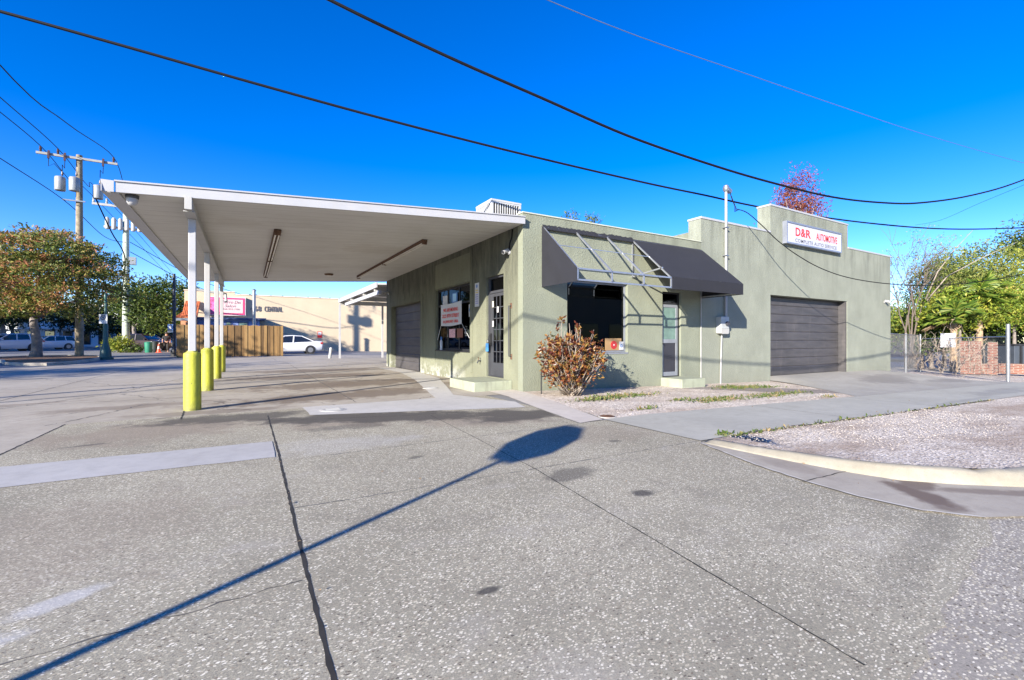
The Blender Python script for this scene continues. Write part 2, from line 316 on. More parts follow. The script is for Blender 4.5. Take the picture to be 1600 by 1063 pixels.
SHADEW = mat('white commercial stucco', (0.62, 0.64, 0.66), 0.85, var=0.05)
SHADEBLUE = mat('white wall in shade blue', (0.17, 0.24, 0.48), 0.8)  # blue stands in for shade on a white wall
NAVY = mat('navy trim', (0.05, 0.08, 0.17), 0.7)
def m_brick():
    m, nt = newmat('old brick'); P = pos(nt)
    s = N(nt, 'ShaderNodeSeparateXYZ', inp={0: P})
    u = mth(nt, 'ADD', s.outputs[0], s.outputs[1])
    cv = N(nt, 'ShaderNodeCombineXYZ', inp={0: u, 1: s.outputs[2]}).outputs[0]
    b = N(nt, 'ShaderNodeTexBrick', inp={'Vector': cv, 'Color1': (0.13, 0.036, 0.022, 1), 'Color2': (0.22, 0.075, 0.045, 1), 'Mortar': (0.24, 0.20, 0.165, 1), 'Scale': 1.0, 'Mortar Size': 0.012, 'Brick Width': 0.22, 'Row Height': 0.075})
    n = noise(nt, P, 5, 6, 0.7)
    c = mixc(nt, ramp(nt, n, [(0.52, 0.0), (0.7, 0.55)]), b.outputs[0], (0.30, 0.245, 0.205))
    finish(nt, c, 0.9, 0, b.outputs[1], -0.4, 0.01)
    return m
BRICK = m_brick()
CARW = mat('white car paint', (0.62, 0.63, 0.66), 0.25, var=0.02, coat=0.6)
CARD = mat('dark maroon car paint', (0.03, 0.018, 0.022), 0.25, var=0.02, coat=0.6)
RIM = mat('alloy rim', (0.35, 0.35, 0.37), 0.35, 0.7)
REDL = mat('red lens', (0.35, 0.02, 0.02), 0.25)
CLEARL = mat('clear lamp lens', (0.7, 0.72, 0.75), 0.15)
LAMPG = mat('dark green lamp paint', (0.02, 0.075, 0.06), 0.45)
BING = mat('green bin plastic', (0.02, 0.18, 0.11), 0.5)
BINB = mat('dark bin plastic', (0.04, 0.05, 0.05), 0.5)
CONE = mat('orange cone plastic', (0.75, 0.09, 0.03), 0.5)
SIGNW = mat('sign white', (0.50, 0.50, 0.50), 0.4, var=0.03, dirt=(0.5, 0.5, 0.48))
SIGNF = mat('acrylic sign face', (0.46, 0.46, 0.49), 0.3, var=0.03)
SIGNRED = mat('sign red', (0.62, 0.025, 0.02), 0.5, var=0.2, scale=20)
SIGNBLK = mat('sign grey lettering', (0.10, 0.10, 0.12), 0.5)
PINK = mat('pink sign panel', (0.70, 0.45, 0.44), 0.5)
MAGENTA = mat('magenta sign panel', (0.60, 0.05, 0.16), 0.5)
CREAM = mat('cream paper', (0.66, 0.60, 0.48), 0.7)
CARDB = mat('cardboard', (0.30, 0.185, 0.085), 0.8)
BLUEP = mat('blue print', (0.05, 0.16, 0.42), 0.4)
BROWNP = mat('brown print', (0.20, 0.07, 0.04), 0.5)
STOPRED = mat('stop sign red', (0.50, 0.015, 0.02), 0.4)
PADLK = mat('blue lock body', (0.06, 0.22, 0.48), 0.4)
CERAM = mat('brown insulator', (0.07, 0.04, 0.035), 0.3)
TRANSF = mat('grey transformer tank', (0.26, 0.275, 0.29), 0.45, 0.2)
SKIN = mat('skin', (0.42, 0.24, 0.16), 0.6)
SHIRT = mat('black shirt', (0.02, 0.02, 0.022), 0.85)
TROUS = mat('dark trousers', (0.025, 0.022, 0.02), 0.85)
HAIR = mat('dark hair', (0.015, 0.01, 0.008), 0.7)

# ------------------------------------------------------------------ mesh helpers
class MB:
    def __init__(s): s.v = []; s.f = []
    def add(s, vs, fs):
        o = len(s.v); s.v += [tuple(v) for v in vs]; s.f += [tuple(i + o for i in f) for f in fs]; return s
    def box(s, x0, x1, y0, y1, z0, z1):
        vs = [(x, y, z) for z in (z0, z1) for y in (y0, y1) for x in (x0, x1)]
        return s.add(vs, [(0, 2, 3, 1), (4, 5, 7, 6), (0, 1, 5, 4), (2, 6, 7, 3), (0, 4, 6, 2), (1, 3, 7, 5)])
    def obox(s, c, ax, ay, az):    # oriented box: centre and three half-axis vectors
        c = Vector(c); vs = [c + ax * i + ay * j + az * k for k in (-1, 1) for j in (-1, 1) for i in (-1, 1)]
        return s.add(vs, [(0, 2, 3, 1), (4, 5, 7, 6), (0, 1, 5, 4), (2, 6, 7, 3), (0, 4, 6, 2), (1, 3, 7, 5)])
    def bar(s, a, b, w, h=None, up=(0, 0, 1)):
        a, b = Vector(a), Vector(b); h = w if h is None else h
        d = (b - a); L = d.length; d.normalize(); u = Vector(up)
        if abs(d.dot(u)) > 0.98: u = Vector((1, 0, 0))
        sd = d.cross(u).normalized(); u2 = sd.cross(d)
        return s.obox((a + b) / 2, d * (L / 2), sd * (w / 2), u2 * (h / 2))
    def tube(s, pts, r, n=8, cap=True):
        pts = [Vector(p) for p in pts]; k = len(pts)
        rs = r if isinstance(r, (list, tuple)) else [r] * k
        vs = []; fs = []; prev = None
        for i, p in enumerate(pts):
            d = (pts[min(i + 1, k - 1)] - pts[max(i - 1, 0)]).normalized()
            if prev is None:
                u = Vector((0, 0, 1)) if abs(d.z) < 0.9 else Vector((1, 0, 0))
                a = d.cross(u).normalized()
            else:
                a = (prev - d * prev.dot(d)).normalized()
            prev = a; b = d.cross(a)
            for j in range(n):
                t = 2 * PI * j / n; vs.append(p + (a * math.cos(t) + b * math.sin(t)) * rs[i])
        for i in range(k - 1):
            for j in range(n):
                j2 = (j + 1) % n; fs.append((i * n + j, i * n + j2, (i + 1) * n + j2, (i + 1) * n + j))
        if cap: fs.append(tuple(range(n - 1, -1, -1))); fs.append(tuple((k - 1) * n + j for j in range(n)))
        return s.add(vs, fs)
    def lathe(s, c, prof, n=20):
        c = Vector(c); vs = []; fs = []; k = len(prof)
        for (r, z) in prof:
            for j in range(n):
                t = 2 * PI * j / n; vs.append(c + Vector((r * math.cos(t), r * math.sin(t), z)))
        for i in range(k - 1):
            for j in range(n):
                j2 = (j + 1) % n; fs.append((i * n + j, i * n + j2, (i + 1) * n + j2, (i + 1) * n + j))
        fs.append(tuple(range(n - 1, -1, -1))); fs.append(tuple((k - 1) * n + j for j in range(n)))
        return s.add(vs, fs)
    def prism(s, poly, ext):       # planar polygon (3-D points) pushed along ext
        n = len(poly); poly = [Vector(p) for p in poly]; e = Vector(ext)
        return s.add(poly + [p + e for p in poly], [tuple(range(n - 1, -1, -1)), tuple(range(n, 2 * n))] + [(i, (i + 1) % n, n + (i + 1) % n, n + i) for i in range(n)])
    def quad(s, a, b, c, d): return s.add([a, b, c, d], [(0, 1, 2, 3)])
    def loft(s, secs, cap=True):
        n = len(secs[0]); vs = [p for sec in secs for p in sec]; fs = []
        for i in range(len(secs) - 1):
            for j in range(n):
                j2 = (j + 1) % n; fs.append((i * n + j, i * n + j2, (i + 1) * n + j2, (i + 1) * n + j))
        if cap: fs.append(tuple(range(n - 1, -1, -1))); fs.append(tuple((len(secs) - 1) * n + j for j in range(n)))
        return s.add(vs, fs)
    def build(s, name, m, parent=None, smooth=False, bevel=0.0, fix=True):
        off = Vector((0, 0, 0))
        if parent is not None:
            p = parent
            while p.parent is not None: p = p.parent
            off = Vector(p.get('_base', (0, 0, 0)))
        me = bpy.data.meshes.new(name)
        me.from_pydata([tuple(Vector(v) - off) for v in s.v], [], s.f)
        if fix and len(s.f) < 60000:
            bm = bmesh.new(); bm.from_mesh(me); bmesh.ops.recalc_face_normals(bm, faces=bm.faces); bm.to_mesh(me); bm.free()
        me.materials.append(m); me.update()
        if smooth: me.polygons.foreach_set('use_smooth', [True] * len(me.polygons))
        o = bpy.data.objects.new(name, me); col.objects.link(o)
        if parent is not None: o.parent = parent
        if bevel:
            md = o.modifiers.new('Bevel', 'BEVEL'); md.width = bevel; md.segments = 2; md.limit_method = 'ANGLE'; md.angle_limit = 0.6
        if smooth == 'auto':
            bm = bmesh.new(); bm.from_mesh(me)
            for e in bm.edges:
                e.smooth = len(e.link_faces) == 2 and e.calc_face_angle(0) < 0.7
            bm.to_mesh(me); bm.free()
        return o
def tag(o, label, cat, group=None, kind=None):
    if label: o['label'] = label
    if cat: o['category'] = cat
    if group: o['group'] = group
    if kind: o['kind'] = kind
    return o
def thing(name, label, cat, base=(0, 0, 0), group=None):
    o = bpy.data.objects.new(name, None); col.objects.link(o); o.location = base; o['_base'] = tuple(base)
    o.empty_display_size = 0.2
    return tag(o, label, cat, group)
def struct(o): o['kind'] = 'structure'; return o
def copy_tree(o, loc, rotz, label, parent=None):
    c = o.copy(); col.objects.link(c)
    if parent is None: c.location = loc; c.rotation_euler = (0, 0, rotz); c['label'] = label
    else: c.parent = parent
    for ch in list(o.children): copy_tree(ch, loc, rotz, label, c)
    return c
def text_mesh(body, o, right, up, w, h, m, name, parent, th=0.004, shear=0.0, offset=0.0, spacing=1.0):
    cu = bpy.data.curves.new('lettering', 'FONT'); cu.body = body; cu.extrude = 0.5; cu.shear = shear; cu.offset = offset; cu.space_character = spacing; cu.resolution_u = 3
    ob = bpy.data.objects.new('lettering', cu); me = bpy.data.meshes.new_from_object(ob)
    xs = [v.co.x for v in me.vertices]; ys = [v.co.y for v in me.vertices]
    x0, x1, y0, y1 = min(xs), max(xs), min(ys), max(ys)
    o, right, up = Vector(o), Vector(right), Vector(up); nrm = right.cross(up)
    off = Vector((0, 0, 0))
    if parent is not None:
        p = parent
        while p.parent is not None: p = p.parent
        off = Vector(p.get('_base', (0, 0, 0)))
    for v in me.vertices:
        a = (v.co.x - x0) / (x1 - x0) * w; b = (v.co.y - y0) / (y1 - y0) * h; c = (v.co.z + 0.5) * th
        v.co = o + right * a + up * b + nrm * c - off
    me.materials.clear(); me.materials.append(m)
    bpy.data.objects.remove(ob); bpy.data.curves.remove(cu)
    r = bpy.data.objects.new(name, me); col.objects.link(r)
    if parent is not None: r.parent = parent
    return r
def ctext(body, c, right, up, w, h, *a, **k):
    c = Vector(c) - Vector(right) * (w / 2) - Vector(up) * (h / 2)
    return text_mesh(body, c, right, up, w, h, *a, **k)
XF = ((1, 0, 0), (0, 0, 1))        # lettering frame on a wall that faces -y
LF = ((0, -1, 0), (0, 0, 1))       # lettering frame on a wall that faces -x

def sheet(name, poly, dz, m, holes=None, kind='structure', cuts=(0.0, 40.0)):
    bm = bmesh.new(); vs = [bm.verts.new((x, y, 0)) for x, y in poly]; bm.faces.new(vs)
    for cx in cuts:
        bmesh.ops.bisect_plane(bm, geom=bm.verts[:] + bm.edges[:] + bm.faces[:], plane_co=(cx, 0, 0), plane_no=(1, 0, 0))
    bmesh.ops.triangulate(bm, faces=bm.faces[:])
    for v in bm.verts: v.co.z = gz(v.co.x) + dz
    bmesh.ops.recalc_face_normals(bm, faces=bm.faces)
    for f in bm.faces:
        if f.normal.z < 0: f.normal_flip()
    me = bpy.data.meshes.new(name); bm.to_mesh(me); bm.free(); me.materials.append(m)
    o = bpy.data.objects.new(name, me); col.objects.link(o); o['kind'] = kind
    return o
def wobble(poly, amp, step=0.25, closed=True, seed=1):
    rr = random.Random(seed); out = []
    n = len(poly)
    for i in range(n if closed else n - 1):
        a, b = poly[i], poly[(i + 1) % n]; L = math.hypot(b[0] - a[0], b[1] - a[1]); k = max(1, int(L / step))
        for j in range(k):
            t = j / k; out.append((a[0] + (b[0] - a[0]) * t + rr.uniform(-amp, amp), a[1] + (b[1] - a[1]) * t + rr.uniform(-amp, amp)))
    if not closed: out.append(poly[-1])
    return out
def joint(name, pts, w, m=None, dz=0.012, jit=0.35, seed=1, amp=0.006):
    pts = wobble(pts, amp, 0.06, False, seed); rr = random.Random(seed)
    mb = MB(); vs = []; fs = []
    for i, p in enumerate(pts):
        a = pts[max(i - 1, 0)]; b = pts[min(i + 1, len(pts) - 1)]
        dx, dy = b[0] - a[0], b[1] - a[1]; L = math.hypot(dx, dy) or 1
        nx, ny = -dy / L, dx / L; ww = w * (1 + rr.uniform(-jit, jit)) / 2
        for sg in (-1, 1):
            x, y = p[0] + nx * ww * sg, p[1] + ny * ww * sg; vs.append((x, y, gz(x) + dz))
        if i: fs.append((2 * i - 2, 2 * i, 2 * i + 1, 2 * i - 1))
    mb.add(vs, fs); o = mb.build(name, m or CRACK); o['kind'] = 'structure'
    return o

# ------------------------------------------------------------------ ground
xs = [-400, -150, -60, -30, -15, -8, -4, 0, 5, 10, 20, 40, 60, 150, 400]; ys = [-300, -60, -30, -15, -5, 0, 10, 30, 60, 150, 500]
mb = MB(); vs = [(x, y, gz(x) - 0.004) for y in ys for x in xs]; nx = len(xs)
mb.add(vs, [(j * nx + i, j * nx + i + 1, (j + 1) * nx + i + 1, (j + 1) * nx + i) for j in range(len(ys) - 1) for i in range(nx - 1)])
struct(mb.build('ground', ASPH))
CURB = [gnd(*p) for p in ((1100, 692), (1106, 695), (1180, 711), (1255, 726), (1330, 740), (1405, 752), (1486, 758), (1600, 763))]
CURB = CURB[:8] + [(0.55, -7.42), (1.3, -7.66), (2.4, -7.9), (4, -8.08), (7, -8.15), (40, -8.15)]
GUT = [gnd(*p) for p in ((1095, 694), (1180, 728), (1255, 753), (1340, 778), (1440, 800))] + [(-1.15, -7.28), (-0.6, -7.55), (0.3, -7.85), (1.3, -8.1), (2.4, -8.3), (4, -8.45), (7, -8.52), (40, -8.52)]
agg = wobble([(-7.1, -7.9), (-3.3, -7.62), (-2.5, -7.5), (-1.5, -7.38), (-1.15, -7.28)], 0.02, 0.12, False, 9) + GUT[4::-1] + [(-0.81, -5.0), (-0.82, -3.47), (-1.3, -3.5), (-0.98, -1.9), (-0.98, -0.2), (-7.1, -0.2)]
sheet('forecourt', agg, 0.004, AGG)
sheet('canopy_slab', wobble([(-7.1, -0.2), (-0.6, -0.2), (-0.6, 0.4), (0.1, 0.4), (0.1, 11.0), (14, 11.0), (14, 27), (-9.5, 27), (-14, 12), (-14, -8.0), (-7.1, -8.0)], 0.012, 0.3), 0.003, SLAB)
sheet('road', wobble([(-40, -8.2), (-7, -7.7), (-3.3, -7.4), (-2.5, -7.3), (-1.5, -7.2), (-1.35, -7.0)], 0.0, 0.2, False) + GUT[6:] + [(40, -16), (-40, -16)], 0.002, AGG_ROAD)
sheet('walkway', wobble([(-0.6, 0.42), (-0.01, 0.42), (-0.01, -0.05), (-0.30, -1.5), (-0.83, -3.45), (-1.28, -3.5), (-0.98, -1.9), (-0.7, -0.6)], 0.008, 0.2), 0.009, WALKC)
sheet('sidewalk', [(-0.82, -5.0), (45, -5.0), (45, -3.45), (-0.82, -3.45)], 0.011, SIDEC)
sheet('gravel_bed', wobble([(-0.02, -0.02), (9.2, -0.02), (9.2, -3.46), (-0.80, -3.46), (-0.30, -1.5)], 0.02, 0.2), 0.006, m_gravel('weedy shell gravel', 0.6))
sheet('gravel_yard', [(17.5, -3.46), (45, -3.46), (45, 20), (17.5, 20)], 0.006, GRAVEL_W)
CURB_IN = []
for i, p in enumerate(CURB):
    a_ = CURB[max(i - 1, 0)]; b_ = CURB[min(i + 1, len(CURB) - 1)]; L_ = math.hypot(b_[0] - a_[0], b_[1] - a_[1]); k_ = min(1, i / 5.0)
    w_ = 0.07 + 0.05 * k_; CURB_IN.append((p[0] - (b_[1] - a_[1]) / L_ * w_, min(-5.01, p[1] + (b_[0] - a_[0]) / L_ * w_)))
mb = MB()
# verge, a little crowned behind the curb
vs = []; fs = []
for i, p in enumerate(CURB_IN):
    for j in range(7):
        t = j / 6; x = p[0] + 0.3 * t if i < 6 else p[0]
        y = p[1] + (-5.0 - p[1]) * t
        zz = (0.02 + 0.078 * min(1, i / 5.0)) * (1 - t) ** 1.3
        vs.append((x, y, gz(x) + 0.005 + zz + 0.01 * math.sin(7 * x + 5 * y) * (0 < j < 6)))
    if i:
        for j in range(6): fs.append(((i - 1) * 7 + j, i * 7 + j, i * 7 + j + 1, (i - 1) * 7 + j + 1))
mb.add(vs, fs); struct(mb.build('gravel_verge', GRAVEL, smooth=True))
# soil path from the step to the sidewalk
sheet('soil_path', wobble([(4.1, -0.70), (5.3, -0.68), (7.4, -2.2), (7.0, -3.0), (5.9, -2.6)], 0.07, 0.25, seed=4), 0.010, m_conc('packed soil', (0.20, 0.165, 0.14), (0.30, 0.26, 0.225), crack=False))
# gutter and curb
cb = []
for i, p in enumerate(CURB):
    cb.append(p)
gut = sheet('gutter', GUT + CURB[::-1], 0.012, GUTC)
mb = MB(); secs = []
CURBF = []
for i in range(len(CURB) - 1):
    L_ = math.hypot(CURB[i + 1][0] - CURB[i][0], CURB[i + 1][1] - CURB[i][1]); n_ = max(1, int(L_ / 0.10)) if i < 12 else 6
    for j_ in range(n_):
        q_ = j_ / n_; CURBF.append((CURB[i][0] + (CURB[i + 1][0] - CURB[i][0]) * q_, CURB[i][1] + (CURB[i + 1][1] - CURB[i][1]) * q_, i + q_))
CURBF.append((CURB[-1][0], CURB[-1][1], len(CURB) - 1))
for i, p in enumerate(CURBF):
    a = CURBF[max(i - 2, 0)]; b = CURBF[min(i + 2, len(CURBF) - 1)]
    dx, dy = b[0] - a[0], b[1] - a[1]; L = math.hypot(dx, dy); nx, ny = -dy / L, dx / L     # towards the verge
    k = min(1, p[2] / 5.0); hgt = 0.03 + 0.078 * k; w = 0.09 + 0.045 * k
    z0 = gz(p[0])
    prof = [(-0.02, -0.1), (-0.02, 0.012), (0.01, hgt * 0.45), (0.045, hgt * 0.86), (0.07, hgt * 0.99), (w, hgt), (w + 0.04, hgt * 0.9), (w + 0.05, -0.1)]
    chip = R.uniform(0.80, 0.93) if R.random() < 0.10 else 1.0
    secs.append([(p[0] + nx * (q + R.uniform(-.004, .004)), p[1] + ny * (q + R.uniform(-.004, .004)), z0 + (h * (chip if 0.03 < h else 1) + R.uniform(-.003, .003) if h > -.05 else h)) for q, h in prof])
mb.loft(secs); struct(mb.build('curb', CURBC, smooth=True))
joint('gutter_joint', [gnd(1255, 755), gnd(1325, 738)], 0.012, None, 0.0135)
joint('gutter_joint', [(1.0, -7.62), (0.6, -7.98)], 0.012, None, 0.0135)
joint('gutter_edge_crack', [(x, y) for x, y in GUT[:6]], 0.016, mat('pale edge mortar', (0.5, 0.47, 0.42), 0.9), 0.0145, 0.7, 3, 0.006)
# garage driveway: ramps up to the door sill
mb = MB(); vs = []; fs = []; nu, nv = 24, 14
for j in range(nv + 1):
    t = j / nv; y = 0.6 * (1 - t) - 3.452 * t if j else 0.6
    yy = min(y, 0); tt = -yy / 3.452
    xa = 9.05 - 2.7 * tt ** 1.3; xb = 16.6 + 1.5 * tt ** 1.2
    for i in range(nu + 1):
        x = xa + (xb - xa) * i / nu
        top = -0.065; g = gz(x) + 0.013; k = max(0, 1 - tt / 0.92); k = k * k * (3 - 2 * k)
        e = min(1, min(i, nu - i) / 1.5); vs.append((x, y, g + (top - g) * k * (0.15 + 0.85 * e)))
for j in range(nv):
    for i in range(nu): fs.append((j * (nu + 1) + i, j * (nu + 1) + i + 1, (j + 1) * (nu + 1) + i + 1, (j + 1) * (nu + 1) + i))
mb.add(vs, fs); struct(mb.build('garage_driveway', m_conc('driveway concrete', (0.28, 0.262, 0.225), (0.38, 0.36, 0.315), [(13, -1.6, 2.2, 0.7, 10, 0.5), (15.5, -2.4, 1.6, 0.4, 0, 0.5)], (0.14, 0.125, 0.115), crack=False), smooth=True))
# patches on the slab
sheet('concrete_patch', wobble([(-11.5, -2.50), (-4.83, -2.68), (-4.83, -3.44), (-11.5, -3.30)], 0.008, 0.2), 0.008, m_conc('blue grey patch', (0.36, 0.345, 0.325), (0.47, 0.455, 0.435), crack=False)).name = 'concrete_strip'
sheet('concrete_patch', wobble([(-4.28, -0.12), (-4.26, -1.02), (-1.15, -1.95), (-0.95, -1.3), (-1.5, 0.2), (-0.32, 4.0), (0.0, 7.0), (0.0, 9.8), (-0.62, 9.9), (-0.6, 6.8), (-1.05, 4.0), (-2.0, -0.1)], 0.01, 0.25, seed=3), 0.008, PALE).name = 'concrete_strip'
# joints and cracks
joint('pavement_joint', [(-4.80, -0.75), (-4.80, -3.4), (-4.82, -5.5), (-4.83, -7.6)], 0.018, None, 0.005, 0.35, 2, 0.0025)
joint('pavement_joint', [(-2.75, -1.9), (-2.83, -3.3), (-2.95, -5.0), (-3.27, -7.5)], 0.0075, None, 0.005, 0.4, 3, 0.002)
joint('pavement_joint', [(-4.7, -3.62), (-2.87, -3.55), (-1.25, -3.55)], 0.010, CRACK2, 0.005, 0.8, 4, 0.006)
joint('pavement_joint', [(-4.8, -4.95), (-2.92, -4.98), (-0.83, -4.98)], 0.010, CRACK2, 0.005, 0.8, 5, 0.006)
joint('pavement_joint', [(-7.1, -6.3), (-6.1, -6.05), (-4.85, -5.95)], 0.007, CRACK2, 0.005, 0.8, 6, 0.012)
joint('pavement_joint', [(-4.8, -1.25), (-3.1, -1.75), (-1.1, -1.98)], 0.012, CRACK, 0.005, 0.9, 7, 0.012)
joint('pavement_joint', [(-7.1, -0.2), (-7.1, -2.5)], 0.022, None, 0.005, 0.4, 8, 0.003)
joint('pavement_joint', [(-7.1, -3.4), (-7.1, -7.4)], 0.022, None, 0.0065, 0.4, 8, 0.003)
joint('pavement_joint', [(-5.9, 0.4), (-5.85, -0.5)], 0.02, None, 0.006, 0.6, 9)
joint('pavement_joint', [(-6.6, 1.6), (-6.9, 0.6), (-7.3, -0.2)], 0.015, CRACK2, 0.005, 0.8, 10, 0.03)
joint('pavement_joint', [(-9.6, 0.2), (-7.4, 3.9), (-6.5, 8.5)], 0.018, CRACK2, 0.005, 0.8, 11, 0.02)
for k, y in enumerate((2.4, 6.0, 9.6, 13.0)):
    joint('pavement_joint', [(-13.4, y), (-0.1, y + 0.05)], 0.018, CRACK2, 0.0055, 0.6, 20 + k)
joint('pavement_joint', [(-3.4, 0.1), (-3.4, 14)], 0.018, CRACK2, 0.0055, 0.6, 30)
joint('pavement_joint', [(-8.9, 0.1), (-8.9, 14)], 0.018, CRACK2, 0.0055, 0.6, 31)
for k, x in enumerate((2.6, 5.9, 9.4, 13.0, 17.0)):
    joint('sidewalk_joint', [(x, -5.0), (x, -3.46)], 0.012, CRACK2, 0.0128, 0.4, 40 + k, 0.002)
joint('sidewalk_edge', [(-0.2, -5.01), (2.9, -5.02), (8.5, -5.02)], 0.05, mat('edge soil', (0.06, 0.045, 0.03), 0.95, var=0.5, scale=9), 0.0135, 0.8, 50, 0.02)

def manhole(x, y, r, m, label):
    t = thing('manhole_cover', label, 'manhole cover', (x, y, 0.012))
    MB().lathe((x, y, 0.0), [(r * 1.16, 0.0), (r * 1.16, 0.012), (r * 1.02, 0.013), (r * 1.02, 0.009)], 32).build('ring', PALE, t)
    MB().lathe((x, y, 0.0), [(r, 0.0), (r, 0.015), (r * 0.9, 0.018)], 32).build('lid', m, t)
    b = MB()
    for a in range(4): b.box(x - r * 0.6, x + r * 0.6, y - r * 0.5 + a * r * 0.33 - 0.008, y - r * 0.5 + a * r * 0.33 + 0.008, 0.017, 0.023)
    b.build('ribs', m, t)
manhole(-3.9, -0.66, 0.17, WHITE2, 'whitish round manhole cover at the left end of the pale strip before the canopy')
manhole(-1.45, 1.63, 0.16, WHITE2, 'whitish round manhole cover on the pale strip nearest the shop wall beside the doorstep')
manhole(-0.62, -3.3, 0.11, RUST, 'small rusty round valve cover where the buff walkway meets the sidewalk')

# loose stones and litter
mb = MB()
def stone(x, y, z, r):
    a = R.uniform(0, 6.28); vs = []
    for k, (dx, dy, dz) in enumerate(((1, 0, 0), (0, 1, 0), (-1, 0, 0), (0, -1, 0), (0, 0, .7))):
        s_ = r * R.uniform(0.6, 1.2); vs.append((x + s_ * (dx * math.cos(a) - dy * math.sin(a)), y + s_ * (dx * math.sin(a) + dy * math.cos(a)), z + s_ * dz))
    mb.add(vs, [(0, 1, 4), (1, 2, 4), (2, 3, 4), (3, 0, 4)])
for i in range(6000):
    if i % 2:
        x = R.uniform(-0.5, 9.0); y = R.uniform(-3.43, -0.05)
        if x < -0.3 - (y + 1.5) * -0.27 and x < 0: continue
        stone(x, y, gz(x) + 0.006, R.uniform(0.005, 0.015))
    else:
        x = R.uniform(-0.4, 5.0); y = -5.0 - abs(R.gauss(0, 0.9))
        if y < -6.9 or (x < 0.6 and y < -6.3): continue
        stone(x, y, gz(x) + 0.015 + 0.05 * max(0, (-5 - y) / 2.2), R.uniform(0.005, 0.013))
tag(mb.build('loose_stones', STONE, fix=False), 'pale loose shell stones strewn over the gravel beds beside the sidewalk', 'stones', kind='stuff')

# ------------------------------------------------------------------ foliage helpers
def leaf(mb, p, d, size, wid=0.45, fold=0.25):
    d = Vector(d).normalized(); u = Vector((R.gauss(0, 1), R.gauss(0, 1), R.gauss(0, 1)))
    s_ = d.cross(u).normalized() if d.cross(u).length > 1e-4 else Vector((1, 0, 0)); n = s_.cross(d)
    a = p; b = p + d * size * 0.5 + s_ * size * wid * 0.5 + n * size * fold * 0.4
    c = p + d * size; e = p + d * size * 0.5 - s_ * size * wid * 0.5 + n * size * fold * 0.4
    o = len(mb.v); mb.v += [tuple(a), tuple(b), tuple(c), tuple(e)]; mb.f += [(o, o + 1, o + 2), (o, o + 2, o + 3)]
def rnd_dir(upb=0.0):
    while True:
        v = Vector((R.uniform(-1, 1), R.uniform(-1, 1), R.uniform(-1, 1)))
        if 0.05 < v.length < 1: v.normalize(); v.z += upb; return v.normalized()
def crown(blobs, nclump, nleaf, size, cr, flat=0.6, upb=0.2):
    """leaf clumps through the volume of several ellipsoids, denser towards the outside"""
    mb = MB(); cl = []
    vols = [b[3] * b[4] * b[5] for b in blobs]; tot = sum(vols)
    for b, v in zip(blobs, vols):
        for i in range(max(3, int(nclump * v / tot))):
            d = rnd_dir(); rr = R.uniform(0.25, 1.0) ** 0.55 * R.uniform(0.82, 1.08)
            c = Vector((b[0] + d.x * b[3] * rr, b[1] + d.y * b[4] * rr, b[2] + d.z * b[5] * rr)); cl.append(c)
            k = R.uniform(0.6, 1.4)
            for j in range(int(nleaf * k)):
                o = Vector((R.gauss(0, 1), R.gauss(0, 1), R.gauss(0, flat))) * cr * k * 0.55
                leaf(mb, c + o, (o.normalized() + rnd_dir(upb)), size * R.uniform(0.6, 1.3))
    return mb, cl
def branches(mb, base, fork, targets, r0, r1):
    base, fork = Vector(base), Vector(fork)
    n = 5; pts = []
    for i in range(n + 1):
        t = i / n; p = base.lerp(fork, t); p.x += math.sin(t * 5) * r0 * 0.3; pts.append(p)
    mb.tube(pts, [r0 * 1.35] + [r0 + (r1 - r0) * i / n for i in range(1, n + 1)], 10)
    for c in targets:
        c = Vector(c); mid = fork.lerp(c, 0.5) + Vector((R.uniform(-.2, .2), R.uniform(-.2, .2), R.uniform(0, .5)))
        mb.tube([fork - Vector((0, 0, r1)), fork.lerp(mid, 0.5) + Vector((0, 0, .1)), mid, c], [r1 * 0.7, r1 * 0.5, r1 * 0.35, r1 * 0.12], 6)
def tree(name, label, base, fork_h, blobs, nclump, nleaf, size, cr, lm, r0=0.25, group=None, bm=BARK, nb=9, cat='tree', flat=0.6):
    t = thing(name, label, cat, base, group)
    cm, cl = crown(blobs, nclump, nleaf, size, cr, flat)
    tr = MB(); f = Vector(base) + Vector((0, 0, fork_h))
    branches(tr, Vector(base) - Vector((0, 0, 0.1)), f, R.sample(cl, min(nb, len(cl))), r0, r0 * 0.62)
    tr.build('trunk', bm, t, smooth=True, fix=False); cm.build('crown', lm, t, fix=False)
    return t

# ------------------------------------------------------------------ the shop
shop = thing('auto_shop', 'sage green stucco repair shop with stepped parapet and two roller doors', 'building', (0, 0, 0))
def wall_panel(mb, conv, u0, u1, z0, z1, th, openings):
    us = sorted({u0, u1, *[o[0] for o in openings], *[o[1] for o in openings]}); zs = sorted({z0, z1, *[o[2] for o in openings], *[o[3] for o in openings]})
    def inside(u, z): return any(o[0] < u < o[1] and o[2] < z < o[3] for o in openings)
    for a, b in zip(us[:-1], us[1:]):
        for c, d in zip(zs[:-1], zs[1:]):
            if inside((a + b) / 2, (c + d) / 2): continue
            for w in (0, th): mb.quad(conv(a, w, c), conv(b, w, c), conv(b, w, d), conv(a, w, d))
    def rim(a, b, c, d):
        mb.quad(conv(a, 0, c), conv(b, 0, c), conv(b, th, c), conv(a, th, c)); mb.quad(conv(a, 0, d), conv(b, 0, d), conv(b, th, d), conv(a, th, d))
        mb.quad(conv(a, 0, c), conv(a, 0, d), conv(a, th, d), conv(a, th, c)); mb.quad(conv(b, 0, c), conv(b, 0, d), conv(b, th, d), conv(b, th, c))
    rim(u0, u1, z0, z1)
    for o in openings: rim(*o)
fv = lambda u, w, z: (u, w, z)
lu = lambda u, w, z: (w, u, z)
XJ = 5.78; XR = 17.56; YB = 10.88; ZL = 3.80; ZT = 4.46; ZC = 5.31
